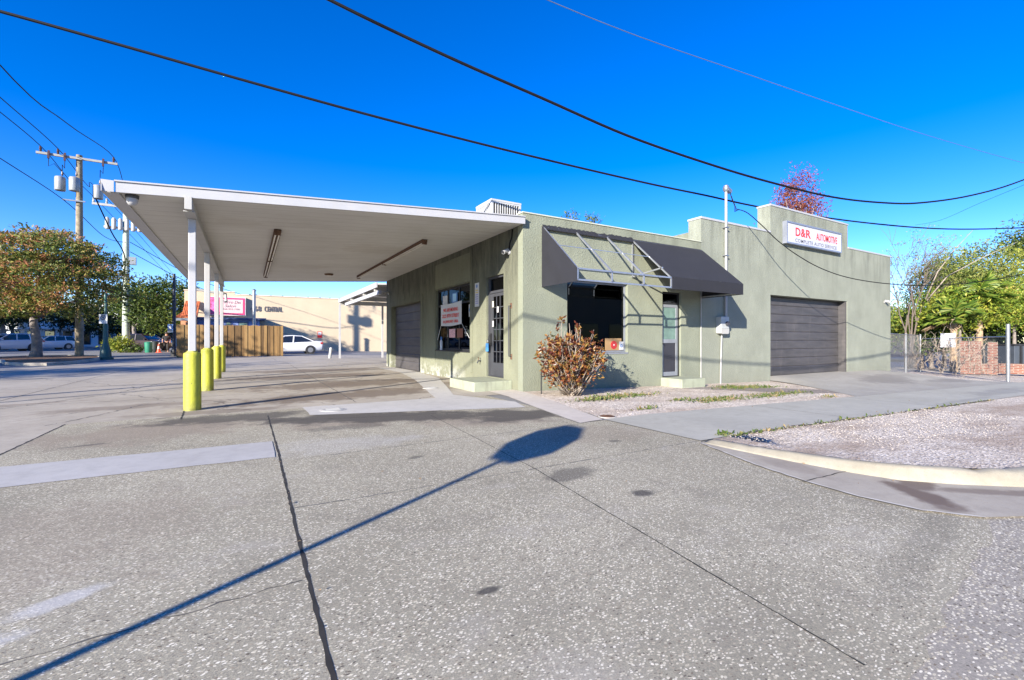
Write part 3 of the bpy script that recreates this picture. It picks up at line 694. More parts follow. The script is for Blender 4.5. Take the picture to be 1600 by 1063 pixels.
WF = (1.17, 3.03, 0.80, 2.47); DF = (4.25, 4.96, 0.13, 2.36); GF = (9.10, 13.98, -0.25, 2.52)
WL = (2.66, 5.14, 0.80, 2.62); DL = (0.84, 1.70, 0.22, 2.62); GL = (6.58, 10.10, -0.1, 2.42)
mb = MB(); wall_panel(mb, fv, 0, XJ, -0.5, ZL, 0.2, [WF, DF]); mb.build('wall', STUCCO, shop, fix=True)
mb = MB(); wall_panel(mb, lu, 0.2, YB, -0.3, ZL - 0.12, 0.2, [WL, DL, GL]); mb.build('wall', STUCCO_L, shop)
XP0, XP1 = 9.10, 14.02
mb = MB()
wall_panel(mb, fv, XJ, XP0, -0.6, ZT, 0.42, [])
wall_panel(mb, fv, XP0, XP1, -0.6, ZC, 0.42, [GF] if False else [(9.101, 13.98, -0.25, 2.52)])
wall_panel(mb, fv, XP1, XR, -0.8, ZT, 0.42, [])
mb.build('garage_wall', STUCCO_G, shop)
mb = MB(); wall_panel(mb, lu, 0.42, YB, -0.8, ZT - 0.3, 0.2, []); ob = mb.build('side_wall', STUCCO, shop); ob.location.x = XR - 0.2
mb = MB(); wall_panel(mb, lu, 0.42, YB, ZL - 0.6, ZT - 0.3, 0.2, []); ob = mb.build('side_wall', STUCCO, shop); ob.location.x = XJ
MB().box(0.2, XR - 0.2, YB - 0.2, YB, -0.5, ZL - 0.15).build('back_wall', STUCCO_L, shop)
MB().box(0.2, XJ - 0.002, 0.2, YB - 0.2, 3.30, 3.42).build('roof', ROOFW, shop)
MB().box(XJ + 0.2, XR - 0.2, 0.42, YB - 0.2, 3.85, 3.97).build('roof', ROOFW, shop)
MB().box(0.2, XR - 0.2, 0.42, YB - 0.2, -0.3, -0.02).build('floor', DARKIN, shop)
MB().box(0.2, 6.0, 5.5, 5.6, -0.02, 3.3).build('inner_wall', DARKIN, shop)
MB().box(6.0, 6.1, 0.42, YB - 0.2, -0.02, 3.3).build('inner_wall', DARKIN, shop)
# copings
mb = MB(); mb.box(-0.02, XJ - 0.003, -0.02, 0.225, ZL, ZL + 0.03); mb.box(-0.02, 0.225, 0.228, YB, ZL - 0.118, ZL - 0.02); mb.build('coping', mat('cream coping', (0.42, 0.43, 0.33), 0.8), shop, bevel=0.008)
mb = MB(); mb.box(XJ - 0.02, XP0 - 0.003, -0.02, 0.44, ZT, ZT + 0.06); mb.box(XP0 - 0.02, XP1 + 0.02, -0.02, 0.44, ZC, ZC + 0.06); mb.box(XP1 + 0.003, XR + 0.02, -0.02, 0.44, ZT, ZT + 0.06); mb.build('coping', WHITE, shop, bevel=0.008)
# relief on the canopy-side wall
mb = MB(); mb.box(-0.018, 0.0, 6.32, 6.56, 0.0, 2.62); mb.box(-0.018, 0.0, 6.56, 10.36, 2.44, 2.62); mb.box(-0.018, 0.0, 10.12, 10.36, 0.0, 2.44)
mb.build('door_surround', STUCCO_L, shop, bevel=0.006)
for q_ in (2.50, 5.18): MB().box(-0.014, 0.0, q_, q_ + 0.12, 0.25, 3.5).build('pilaster_strip', STUCCO_L, shop, bevel=0.005)
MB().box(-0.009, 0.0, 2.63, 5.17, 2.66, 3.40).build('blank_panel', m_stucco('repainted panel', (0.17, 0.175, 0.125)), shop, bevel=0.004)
# front window
def window(frame_m, boxes_frame, boxes_pane, parent, pane_m=GLASS):
    mb = MB()
    for b in boxes_frame: mb.box(*b)
    f = mb.build('window', frame_m, parent, bevel=0.003)
    for b in boxes_pane: MB().box(*b).build('pane', pane_m, f)
    return f
a, b, c, d = WF; y0, y1 = 0.085, 0.135; fw = 0.045
window(ALUW, [(a, a + fw, y0, y1, c, d), (b - fw, b, y0, y1, c, d), (a + fw, b - fw, y0, y1, c, c + fw), (a + fw, b - fw, y0, y1, d - fw, d)], [(a + fw, b - fw, 0.105, 0.113, c + fw, d - fw)], shop)
MB().box(a, b, -0.012, 0.083, c - 0.04, c).build('sill', ALUW, shop, bevel=0.004)
# canopy side window, dark frames
a, b, c, d = WL; x0, x1 = 0.07, 0.12
fr = []
for u in (a, a + (b - a) / 3, a + 2 * (b - a) / 3, b - 0.05): fr.append((x0, x1, u, u + 0.05, c, d))
us = [a + 0.05, a + (b - a) / 3, a + (b - a) / 3 + 0.05, a + 2 * (b - a) / 3, a + 2 * (b - a) / 3 + 0.05, b - 0.05]
for i in (0, 2, 4):
    for z in (c, c + (d - c) * 0.72, d - 0.05): fr.append((x0 + 0.001, x1 - 0.001, us[i], us[i + 1], z, z + 0.05))
pn = []
for i in (0, 2, 4):
    pn.append((0.092, 0.1, us[i], us[i + 1], c + 0.05, c + (d - c) * 0.72)); pn.append((0.092, 0.1, us[i], us[i + 1], c + (d - c) * 0.72 + 0.05, d - 0.05))
window(DKMETAL, fr, pn, shop)
MB().box(-0.02, 0.068, a, b, c - 0.03, c).build('sill', DKMETAL, shop)
# canopy side security door
a, b, c, d = DL
mb = MB(); mb.box(0.05, 0.16, a, a + 0.05, c, d); mb.box(0.05, 0.16, b - 0.06, b, c, d); mb.box(0.05, 0.16, a + 0.05, b - 0.06, d - 0.05, d); mb.box(0.05, 0.16, a + 0.05, b - 0.06, 2.22, 2.28); mb.box(0.05, 0.16, a + 0.05, b - 0.06, c, c + 0.02)
dr = mb.build('door_frame', GREYMETAL, shop, bevel=0.003)
MB().box(0.10, 0.108, a + 0.05, b - 0.06, 2.28, d - 0.05).build('transom_pane', GLASS, dr)
mb = MB(); A, B = a + 0.052, b - 0.062
mb.box(0.07, 0.11, A, A + 0.06, c + 0.022, 2.218); mb.box(0.07, 0.11, B - 0.16, B, c + 0.022, 2.218); mb.box(0.07, 0.11, A + 0.06, B - 0.16, 2.14, 2.218); mb.box(0.07, 0.11, A + 0.06, B - 0.16, c + 0.022, c + 0.34)
dd = mb.build('door', GREYMETAL, shop, bevel=0.003)
MB().box(0.086, 0.094, A + 0.06, B - 0.16, c + 0.34, 2.14).build('pane', GLASS, dd)
mb = MB()
for k in range(1, 3):
    u = A + 0.06 + (B - 0.22 - A) * k / 3; mb.box(0.060, 0.078, u - 0.008, u + 0.008, c + 0.34, 2.14)
for k in range(1, 6):
    z = c + 0.34 + (2.14 - c - 0.34) * k / 6; mb.box(0.056, 0.0745, A + 0.06, B - 0.16, z - 0.010, z + 0.010)
mb.build('security_grille', GREYMETAL, dd)
mb = MB(); mb.tube([(0.07, B - 0.06, 1.20), (0.0, B - 0.06, 1.20), (-0.01, B - 0.06, 1.12), (0.0, B - 0.06, 1.02), (0.07, B - 0.06, 1.02)], 0.012, 8); mb.box(0.045, 0.07, B - 0.10, B - 0.02, 0.96, 1.26); mb.build('handle', DKMETAL, dd)
# front aluminium door
a, b, c, d = DF
mb = MB(); mb.box(a, a + 0.045, 0.06, 0.16, c, d); mb.box(b - 0.045, b, 0.06, 0.16, c, d); mb.box(a + 0.045, b - 0.045, 0.06, 0.16, d - 0.04, d); mb.box(a + 0.045, b - 0.045, 0.06, 0.16, 2.04, 2.09); mb.box(a + 0.045, b - 0.045, 0.06, 0.16, c, c + 0.02)
df = mb.build('door_frame', DKMETAL, shop, bevel=0.003)
MB().box(a + 0.045, b - 0.045, 0.10, 0.108, 2.09, d - 0.04).build('transom_pane', GLASS, df)
A, B = a + 0.047, b - 0.047; mb = MB(); s_ = 0.075
mb.box(A, A + s_, 0.07, 0.11, c + 0.022, 2.038); mb.box(B - s_, B, 0.07, 0.11, c + 0.022, 2.038); mb.box(A + s_, B - s_, 0.07, 0.11, c + 0.022, c + 0.13); mb.box(A + s_, B - s_, 0.07, 0.11, 1.02, 1.12); mb.box(A + s_, B - s_, 0.07, 0.11, 1.96, 2.038)
fd = mb.build('door', ALUW, shop, bevel=0.003)
MB().box(A + s_, B - s_, 0.085, 0.093, 1.12, 1.96).build('pane', GREENPANE, fd)
MB().box(A + s_, B - s_, 0.085, 0.093, c + 0.13, 1.02).build('lower_panel', DARKPANE, fd)
MB().lathe((A + 0.03, 0.04, 0.985), [(0.02, 0), (0.03, 0.012), (0.02, 0.03)], 12).build('knob', DKMETAL, fd)
# steps
MB().box(4.18, 5.07, -0.67, -0.002, -0.35, 0.128).build('step', SAGE, shop, bevel=0.012)
MB().box(-0.93, -0.002, 0.45, 1.78, -0.1, 0.205).build('step', SAGE, shop, bevel=0.012)
# roller doors: section boards with grooves
def roller(name, u0, u1, z0, z1, n, conv, w):
    mb = MB(); hh = (z1 - z0) / n
    for i in range(n):
        za, zb = z0 + i * hh, z0 + (i + 1) * hh - 0.014
        prof = [(w, za), (w - 0.012, za + 0.02), (w - 0.012, zb - 0.02), (w, zb), (w + 0.03, zb), (w + 0.03, za)]
        mb.loft([[conv(u, q, z) for q, z in prof] for u in (u0, u1)])
        mb.loft([[conv(u, q, z) for q, z in [(w + 0.01, zb - 0.002), (w + 0.01, zb + 0.016), (w + 0.028, zb + 0.016), (w + 0.028, zb - 0.002)]] for u in (u0, u1)])
    return mb.build(name, ROLLER, shop)
roller('garage_door', 9.103, 13.978, -0.06, 2.52, 9, fv, 0.27)
roller('garage_door', 6.582, 10.098, 0.0, 2.42, 8, lu, 0.17)
MB().box(13.91, 13.977, 0.02, 0.265, -0.06, 2.50).build('door_jamb', ROLLER, shop); MB().box(9.106, 9.15, 0.16, 0.265, -0.06, 2.50).build('door_jamb', ROLLER, shop)
# downpipe-like conduit at the wall joint
MB().tube([(XJ - 0.03, -0.02, gz(XJ) - 0.1), (XJ - 0.03, -0.02, 2.3)], 0.016, 8).build('conduit', WHITE2, shop)
# electrics in front of the garage wall
t = thing('service_mast', 'tall white service mast pipe with weatherhead rising past the green parapet', 'electrical mast', (6.78, -0.07, 1.7))
MB().tube([(6.78, -0.07, 1.76), (6.78, -0.07, 5.34)], 0.036, 12).build('pipe', WHITE2, t, smooth='auto')
mb = MB(); mb.lathe((6.78, -0.07, 5.34), [(0.05, 0), (0.075, 0.03), (0.09, 0.1), (0.07, 0.17), (0.02, 0.2)], 12); mb.obox((6.86, -0.10, 5.38), Vector((0.08, 0, -0.03)), Vector((0, 0.05, 0)), Vector((0.02, 0, 0.05))); mb.build('weatherhead', GALV, t, smooth='auto')
for z in (2.6, 3.5, 4.3): MB().box(6.71, 6.85, -0.12, -0.002, z, z + 0.03).build('strap', GALV, t)
for k in range(3):
    MB().tube([(6.90, -0.1, 5.36), (6.93 + .02 * k, -0.16, 5.1), (6.96 + .05 * k, -0.22, 4.92 - 0.05 * k), tuple(at(1148, 331, 12.9)), tuple(at(1154, 328, 12.95))], 0.009, 5).build('drip_loop', CABLE, t)
t = thing('electric_meter', 'grey electric meter box on the green wall right of the awning', 'electric meter', (6.6, -0.12, 1.3))
MB().box(6.42, 6.78, -0.17, -0.002, 1.42, 1.76).build('cabinet', mat('meter box grey', (0.42, 0.43, 0.42), 0.5, 0.2), t, bevel=0.01)
mb = MB(); mb.prism([(6.42, -0.172, 1.42), (6.42, -0.172, 1.30), (6.46, -0.172, 1.27), (6.74, -0.172, 1.27), (6.78, -0.172, 1.30), (6.78, -0.172, 1.42)], (0, 0.169, 0)); mb.build('lower_cover', WHITE2, t, bevel=0.006)
mb = MB(); mb.tube([(6.68, -0.17, 1.56), (6.68, -0.23, 1.56)], [0.07, 0.06], 16); mb.build('meter_dial', mat('meter glass', (0.05, 0.05, 0.06), 0.1), t, smooth='auto')
MB().tube([(6.56, -0.05, gz(6.5) - 0.05), (6.58, -0.05, 0.6), (6.60, -0.06, 1.27)], 0.022, 8).build('conduit', WHITE2, t, smooth='auto')

# wall sign
xl, zt_ = onv(1229.5, 344.5, -0.14); xr_, _ = onv(1315, 366, -0.14); zb_ = onv(1229.5, 379.5, -0.14)[1]
t = thing('shop_sign', 'white light-box sign with red lettering fixed to the tall parapet', 'sign', ((xl + xr_) / 2, -0.13, zb_))
f_ = 0.05
mb = MB(); mb.box(xl, xr_, -0.10, -0.002, zb_, zt_); mb.box(xl, xr_, -0.142, -0.101, zb_, zb_ + f_); mb.box(xl, xr_, -0.142, -0.101, zt_ - f_, zt_); mb.box(xl, xl + f_, -0.142, -0.101, zb_ + f_, zt_ - f_); mb.box(xr_ - f_, xr_, -0.142, -0.101, zb_ + f_, zt_ - f_)
mb.build('cabinet', mat('sign cabinet metal', (0.27, 0.29, 0.34), 0.45, 0.5), t)
MB().box(xl + f_, xr_ - f_, -0.120, -0.1015, zb_ + f_, zt_ - f_).build('face', SIGNF, t)
W_ = xr_ - xl
for ch_, u_, w_2 in (('D', .155, .082), ('&', .245, .082), ('R', .335, .085)): text_mesh(ch_, (xl + W_ * u_, -0.121, zb_ + 0.29), *XF, W_ * w_2, 0.27, SIGNRED, 'letter', t, 0.004, 0.0, 0.02)
text_mesh('AUTOMOTIVE', (xl + W_ * 0.52, -0.121, zb_ + 0.29), *XF, W_ * 0.40, 0.24, SIGNRED, 'lettering', t, 0.004, 0.0, 0.012)
text_mesh('COMPLETE AUTO SERVICE', (xl + W_ * 0.15, -0.121, zb_ + 0.09), *XF, W_ * 0.76, 0.115, SIGNBLK, 'lettering', t, 0.004, 0.0, 0.004, 1.1)

# rooftop air conditioner
ACG = mat('pale grey enamel', (0.44, 0.44, 0.43), 0.5, 0.1)
t = thing('rooftop_air_conditioner', 'grey louvred air conditioner on the flat roof above the canopy', 'air conditioner', (1.5, 3.8, 3.42))
ax, ay, w_ = 1.0, 3.35, 1.0; zt2 = 5.17; zb2 = 4.45
MB().box(ax, ax + w_, ay, ay + w_, 3.55, zb2).build('base_cabinet', mat('air conditioner grey', (0.50, 0.51, 0.52), 0.5, 0.2, dirt=(0.3, 0.29, 0.27)), t)
MB().box(ax + .05, ax + w_ - .05, ay + .05, ay + w_ - .05, 3.42, 3.549).build('roof_curb', GALV, t)
MB().box(ax + .06, ax + w_ - .06, ay + .06, ay + w_ - .06, zb2 + 0.001, zt2 - 0.09).build('coil', DKMETAL, t)
mb = MB()
for i, j in ((0, 0), (1, 0), (0, 1), (1, 1)): mb.box(ax + i * (w_ - .07), ax + .07 + i * (w_ - .07), ay + j * (w_ - .07), ay + .07 + j * (w_ - .07), zb2 + 0.001, zt2 - 0.06)
for k in range(1, 11):
    u = 0.07 + (w_ - 0.14) * k / 11
    mb.box(ax + u - .012, ax + u + .012, ay + 0.005, ay + 0.03, zb2 + 0.001, zt2 - 0.06); mb.box(ax + 0.005, ax + 0.03, ay + u - .012, ay + u + .012, zb2 + 0.001, zt2 - 0.06)
for zz in (zb2 + 0.001, zt2 - 0.10):
    mb.box(ax + .004, ax + w_ - .004, ay + 0.003, ay + 0.034, zz, zz + .04); mb.box(ax + 0.003, ax + 0.034, ay + .004, ay + w_ - .004, zz + .001, zz + .041); mb.box(ax + .004, ax + w_ - .004, ay + w_ - 0.034, ay + w_ - 0.003, zz, zz + .04); mb.box(ax + w_ - 0.034, ax + w_ - 0.003, ay + .004, ay + w_ - .004, zz + .001, zz + .041)
mb.build('louvre_guard', ACG, t)
MB().box(ax - .01, ax + w_ + .01, ay - .01, ay + w_ + .01, zt2 - 0.06, zt2).build('top_cover', ACG, t, bevel=0.01)

# ------------------------------------------------------------------ canopy
cano = thing('forecourt_canopy', 'white flat forecourt canopy sloping out from the shop wall on four posts', 'canopy', (-5.8, 0.4, 0))
CX0 = -6.62; CYF = -0.10; CYB = 10.95
def cz(x): return 3.56 + 0.0628 * x       # underside
def slabx(mb, xa, xb, ya, yb, dz0, dz1):
    mb.add([(x, y, cz(x) + d) for d in (dz0, dz1) for y in (ya, yb) for x in (xa, xb)], [(0, 2, 3, 1), (4, 5, 7, 6), (0, 1, 5, 4), (2, 6, 7, 3), (0, 4, 6, 2), (1, 3, 7, 5)])
mb = MB(); slabx(mb, CX0, -0.003, CYF + 0.03, CYB - 0.03, 0.0, 0.10); mb.build('roof_deck', SOFFIT, cano)
mb = MB(); slabx(mb, CX0, -0.003, CYF, CYF + 0.027, -0.015, 0.125); mb.build('fascia', WHITE, cano)
mb = MB(); slabx(mb, CX0, -0.003, CYB - 0.027, CYB, -0.015, 0.125); mb.build('fascia', WHITE, cano)
mb = MB(); slabx(mb, CX0 - 0.01, 0.10 - 0.103, CYF - 0.02, CYF + 0.06, 0.127, 0.147); slabx(mb, CX0, -0.003, CYF + 0.062, CYB, 0.105, 0.120); mb.build('drip_edge', WHITE, cano)
# gutter along the low edge: an open channel
gx1 = CX0 - 0.003; zc = cz(CX0)
mb = MB(); mb.box(gx1 - 0.14, CX0 + 0.03, CYF + 0.03, CYB - 0.03, zc - 0.022, zc - 0.004); mb.box(gx1 - 0.15, gx1 - 0.14, CYF, CYB, zc - 0.02, zc + 0.13); mb.prism([(gx1 - 0.15, CYF - 0.012, zc + 0.135), (gx1 - 0.10, CYF - 0.012, zc - 0.02), (gx1 - 0.012, CYF - 0.012, zc - 0.02), (gx1 - 0.012, CYF - 0.012, zc + 0.135)], (0, 0.011, 0)); mb.build('gutter', WHITE, cano)
mb = MB(); y = CYB - 0.15
mb.tube([(gx1 - 0.07, y, zc - 0.02), (gx1 - 0.07, y, zc - 0.18), (gx1 + 0.08, y + 0.02, zc - 0.30), (-6.1, y + 0.02, zc - 0.36), (-5.70, y + 0.0, zc - 0.42), (-5.68, y - 0.2, zc - 0.7)], 0.045, 10); mb.build('downspout', WHITE, cano, smooth='auto')
# beam and posts
bz1 = cz(-5.8) - 0.004
mb = MB(); mb.box(-5.845, -5.755, CYF - 0.06 + 0.02, CYB - 0.04, bz1 - 0.19, bz1)
mb.box(-5.87, -5.73, CYF + 0.06, CYB - 0.04, bz1 - 0.205, bz1 - 0.191); mb.build('beam', WHITE2, cano, bevel=0.004)
PY = (0.46, 3.62, 7.2, 10.2)
for y in PY:
    MB().box(-5.85, -5.75, y - 0.05, y + 0.05, 0.0, bz1 - 0.206).build('post', WHITE, cano, bevel=0.008)
# bollards
b0 = thing('bollard', 'yellow concrete-filled bollard round the nearest canopy post', 'bollard', (-5.8, PY[0], 0), 'yellow bollards round the canopy posts')
rr_ = 0.118
mb = MB(); mb.lathe((-5.8, PY[0], 0), [(rr_, 0.0), (rr_ * 1.005, 0.3), (rr_, 0.86), (rr_ * 0.98, 0.885), (rr_ * 0.9, 0.90)], 28); mb.build('sleeve', YELLOW, b0, smooth='auto')
MB().lathe((-5.8, PY[0], 0.0), [(rr_ * 0.89, 0.89), (rr_ * 0.6, 0.915), (0.07, 0.93)], 28).build('cap', mat('faded yellow cap', (0.5, 0.48, 0.08), 0.7, var=0.3, scale=20), b0, smooth='auto')
for y, l in zip(PY[1:], ('yellow concrete-filled bollard round the second canopy post from the front', 'yellow concrete-filled bollard round the third canopy post from the front', 'yellow concrete-filled bollard round the farthest canopy post')):
    copy_tree(b0, (-5.8, y, 0), 0, l)
# tube lights under the canopy
def tubelight(p0, p1, label):
    a = at(*p0, 5); b = at(*p1, 5)
    def hit(px, py):
        r = ray(px, py); t = (3.56 + 0.0628 * CAMX - H) / (r[2] - 0.0628 * r[0]); return Vector((CAMX + r[0] * t, CAMY + r[1] * t, 0))
    a, b = hit(*p0), hit(*p1); a.z = cz(a.x) - 0.035; b.z = cz(b.x) - 0.035
    t = thing('tube_light', label, 'light fixture', tuple((a + b) / 2), 'tube lights under the canopy')
    d = (b - a).normalized(); sd = d.cross(Vector((0, 0, 1))).normalized()
    MB().bar(a, b, 0.13, 0.06).build('housing', RUST, t, bevel=0.008)
    for s_ in (-1, 1):
        o = sd * 0.032 * s_ - Vector((0, 0, 0.05)); MB().tube([a + d * 0.05 + o, b - d * 0.05 + o], 0.016, 8).build('tube', TUBE, t, smooth='auto')
    for q in (a + d * 0.03, b - d * 0.03, (a + b) / 2): MB().obox(q - Vector((0, 0, 0.05)), d * 0.022, sd * 0.055, Vector((0, 0, 0.03))).build('lamp_holder', RUST, t)
tubelight((434, 358), (415, 429), 'rusty two-tube light fixture mid-ceiling nearer the canopy posts')
tubelight((664, 374), (560, 431), 'rusty two-tube light fixture under the canopy nearer the shop wall')
t = thing('round_ceiling_light', 'small flat round light on the far canopy ceiling', 'light fixture', (-2.6, 8.6, cz(-2.6)))
MB().lathe((-2.6, 8.6, cz(-2.6) - 0.06), [(0.09, 0), (0.14, 0.02), (0.15, 0.055)], 16).build('base', RUST, t)
MB().lathe((-2.6, 8.6, cz(-2.6) - 0.09), [(0.02, 0), (0.07, 0.012), (0.085, 0.029)], 16).build('lens', TUBE, t)
# cameras
t = thing('dome_camera', 'white dome security camera under the outer corner of the canopy', 'security camera', (-6.47, 0.07, cz(-6.47)))
MB().lathe((-6.47, 0.07, cz(-6.47) - 0.05), [(0.075, 0), (0.08, 0.02), (0.08, 0.049)], 20).build('base', GREYMETAL, t)
MB().lathe((-6.47, 0.07, cz(-6.47) - 0.17), [(0.012, 0.02), (0.04, 0.03), (0.062, 0.055), (0.07, 0.085), (0.07, 0.119)], 20).build('dome', WHITE, t, smooth='auto')
def bullet(name, label, p, d, wn):
    p, d, wn = Vector(p), Vector(d).normalized(), Vector(wn)
    t = thing(name, label, 'security camera', tuple(p))
    MB().tube([p - wn * 0.0 + wn * 0.001, p + wn * 0.03], 0.05, 14).build('mount', WHITE, t, smooth='auto')
    MB().tube([p + wn * 0.03, p + wn * 0.09 + Vector((0, 0, 0.01))], 0.018, 8).build('arm', WHITE, t, smooth='auto')
    c = p + wn * 0.10 + Vector((0, 0, 0.02)); h = MB().tube([c - d * 0.09, c + d * 0.10], [0.042, 0.045], 14).build('housing', WHITE, t, smooth='auto')
    MB().tube([c + d * 0.101, c + d * 0.108], 0.034, 14).build('lens', BLACK, t)
    return t
bullet('bullet_camera', 'white bullet camera on the sunlit wall edge above the canopy side door', (0, 0.56, 3.05), (-0.8, -0.3, -0.35), (-1, 0, 0))
bullet('bullet_camera', 'small white bullet camera on the far right end of the garage wall', (17.0, 0, 2.62), (0.5, -0.8, -0.3), (0, -1, 0))
bullet('bullet_camera', 'tiny dark-lensed camera high at the far end of the canopy side wall', (0, 10.55, 3.02), (-0.9, -0.3, -0.2), (-1, 0, 0))
tag(MB().tube([(-0.012, 0.56, 3.10), (-0.012, 0.54, 3.25), (-0.012, 0.45, 3.36), (-0.012, 0.42, 3.54)], 0.016, 6).build('camera_cable', CABLE, smooth=True), 'black cable loop running from the white wall camera up to the canopy', 'cable')

# ------------------------------------------------------------------ awning
aw = thing('window_awning', 'charcoal canvas awning with its left cover torn off showing the bare frame', 'awning', (3.2, 0, 2.3))
AX0, AXM, AX1 = 0.49, 3.17, 5.80; AZT = 3.57; AZB = 2.28; AZV = 2.50; AD = 1.20
def aline(t): return (-AD * t, AZT + (AZV - AZT) * t)     # y, z on the slope
q = 0.032
fb = MB()
for x in (AX0 + 0.02, 1.40, 2.31, AXM, 4.10, 4.98, AX1 - 0.03):
    fb.bar((x, -0.02, AZT - 0.02), (x, -AD, AZV), q); fb.bar((x, -AD, AZV), (x, -AD, AZB), q)
for (y, z) in ((-AD, AZV), (-AD, AZB), (-0.02, AZT - 0.02)):
    fb.bar((AX0 + 0.02, y, z), (AX1 - 0.03, y, z), q)
fb.bar((AX0 + 0.02, -0.55 * AD * 0.85, 3.07), (AXM, -0.55 * AD * 0.85, 3.07), 0.014)
for x in (AX0 + 0.02, AX1 - 0.03):
    fb.bar((x, -0.02, AZB), (x, -AD, AZB), q); fb.bar((x, -0.02, AZT), (x, -0.02, AZB), q)
fb.bar((AXM, -0.02, 2.66), (AXM, -AD * 0.8, 2.76), q); fb.bar((AXM, -0.02, AZT), (AXM, -0.02, 2.64), q)
fb.build('frame', ALU, aw)
def shell(mb, poly, n, th=0.006):
    mb.prism(poly, Vector(n) * th)
mb = MB(); mb.prism([(AXM + 0.01, -0.004, AZT + 0.02), (AX1, -0.004, AZT + 0.02), (AX1, -AD - 0.022, AZV + 0.018), (AXM + 0.01, -AD - 0.022, AZV + 0.018)], (0, 0.004, 0.006))
mb.prism([(AXM + 0.01, -AD - 0.024, AZV + 0.016), (AX1, -AD - 0.024, AZV + 0.016), (AX1, -AD - 0.024, AZB - 0.035), (AXM + 0.01, -AD - 0.024, AZB - 0.035)], (0, 0.005, 0))
mb.build('cover', CANVAS, aw)
end = [(-0.004, AZT + 0.015), (-AD - 0.02, AZV + 0.013), (-AD - 0.02, AZB - 0.03), (-0.004, AZB - 0.03)]
MB().prism([(AX1 + 0.001, y, z) for y, z in end], (0.006, 0, 0)).build('end_panel', CANVAS, aw)
MB().prism([(AX0 - 0.004, y, z) for y, z in end], (-0.006, 0, 0)).build('end_panel', CANVAS, aw)
# ragged strip of canvas left along the top bar
mb = MB(); pts = []; n = 60
for i in range(n + 1):
    x = AX0 + (AXM - AX0) * i / n; pts.append((x, -0.006, AZT + 0.045 + R.uniform(-0.012, 0.022)))
low = [(x, -0.075, AZT - 0.065) for x, _, _ in pts]
vs = pts + low; mb.add(vs, [(i, i + 1, n + 2 + i, n + 1 + i) for i in range(n)]); mb.add([(x, y + 0.001, z - 0.006) for x, y, z in vs], [(n + 1 + i, n + 2 + i, i + 1, i) for i in range(n)])
mb.build('torn_remnant', CANVAS, aw)

# ------------------------------------------------------------------ things on the canopy side wall
def paper(name, label, cat, y0, y1, z0, z1, m, x=0.055, th=0.004, group=None):
    o = MB().box(x - th, x, y0, y1, z0, z1).build(name, m); return tag(o, label, cat, group)
# moving banner: slightly sagging sheet with two cords
by0, by1 = 3.10, 4.62; bzt = 2.14; bzb = 1.52
t = thing('moving_banner', 'white banner with red moving notice tied across the dark shop window', 'banner', (-0.03, 3.86, 1.52))
mb = MB(); vs = []; n = 14
for k in range(2):
    for i in range(n + 1):
        u = i / n; y = by1 + (by0 - by1) * u; bow = 0.03 * math.sin(PI * u)
        for w in range(2):
            vs.append((-0.03 - 0.006 * w - 0.010 * math.sin(9 * u), y, (bzt + 0.03 * u - bow * 0.5) if k == 0 else (bzb + 0.02 * u - bow)))
fs = []
m_ = 2 * (n + 1)
for i in range(n):
    for w in range(2): fs.append((2 * i + w, 2 * i + 2 + w, m_ + 2 * i + 2 + w, m_ + 2 * i + w))
    fs.append((2 * i, 2 * i + 1, 2 * i + 3, 2 * i + 2)); fs.append((m_ + 2 * i, m_ + 2 * i + 1, m_ + 2 * i + 3, m_ + 2 * i + 2))
mb.add(vs, fs); mb.build('sheet', SIGNW, t, fix=True)
for s_, z in (('WE ARE MOVING', 1.955), ('2225 8TH STREET', 1.785), ('IN JANUARY 2026', 1.61)):
    ctext(s_, (-0.048, (by0 + by1) / 2, z + 0.01), *LF, (1.25 if '8TH' in s_ else 1.08), 0.105, SIGNRED, 'lettering', t, 0.003, 0, 0.012)
for (ya, za, yb, zb) in ((by1, bzb + 0.02, 5.05, 1.10), (by0, bzb + 0.02, 2.72, 1.15)):
    MB().tube([(-0.03, ya, za), (0.02, yb, zb)], 0.007, 5).build('cord', SIGNW, t)
paper('window_poster', 'small red and white printed notice in the window below the banner', 'poster', 3.78, 4.22, 1.17, 1.42, mat('red white print', (0.62, 0.35, 0.36), 0.5, var=0.6, scale=30), 0.068)
paper('window_poster', 'small brown printed notice in the window right of the red one', 'poster', 3.25, 3.66, 1.17, 1.42, BROWNP, 0.068)
t = paper('window_poster', 'pale blue picture above the moving banner in the top window light', 'poster', 3.62, 4.02, 2.17, 2.45, BLUEP, 0.068)
MB().box(0.058, 0.063, 3.70, 3.94, 2.20, 2.42).build('inner_picture', mat('sky print', (0.35, 0.6, 0.85), 0.4), t)
paper('window_poster', 'white picture with a dark diagonal in the leftmost top window light', 'poster', 4.36, 4.72, 2.12, 2.42, SIGNW, 0.068)
t = paper('window_poster', 'white sign with a blue roundel at the right edge of the window', 'poster', 2.70, 2.86, 1.72, 2.05, SIGNW, 0.068)
MB().tube([(0.062, 2.78, 1.90), (0.058, 2.78, 1.90)], 0.055, 16).build('roundel', BLUEP, t)
t = thing('spray_bottle', 'white bottle with a blue cap standing on the inside window sill', 'bottle', (0.0, 4.78, 0.8))
MB().lathe((0.030, 4.75, 0.80), [(0.045, 0), (0.045, 0.26), (0.02, 0.31)], 12).build('bottle', SIGNW, t, smooth='auto')
MB().lathe((0.030, 4.75, 0.80), [(0.025, 0.311), (0.03, 0.36), (0.02, 0.40)], 12).build('cap', BLUEP, t)
t = thing('parking_notice', 'narrow tall white printed notice screwed to the wall between window and door', 'notice', (-0.006, 2.23, 1.95))
MB().box(-0.008, -0.002, 2.10, 2.34, 1.95, 2.55).build('plate', SIGNW, t, bevel=0.004)
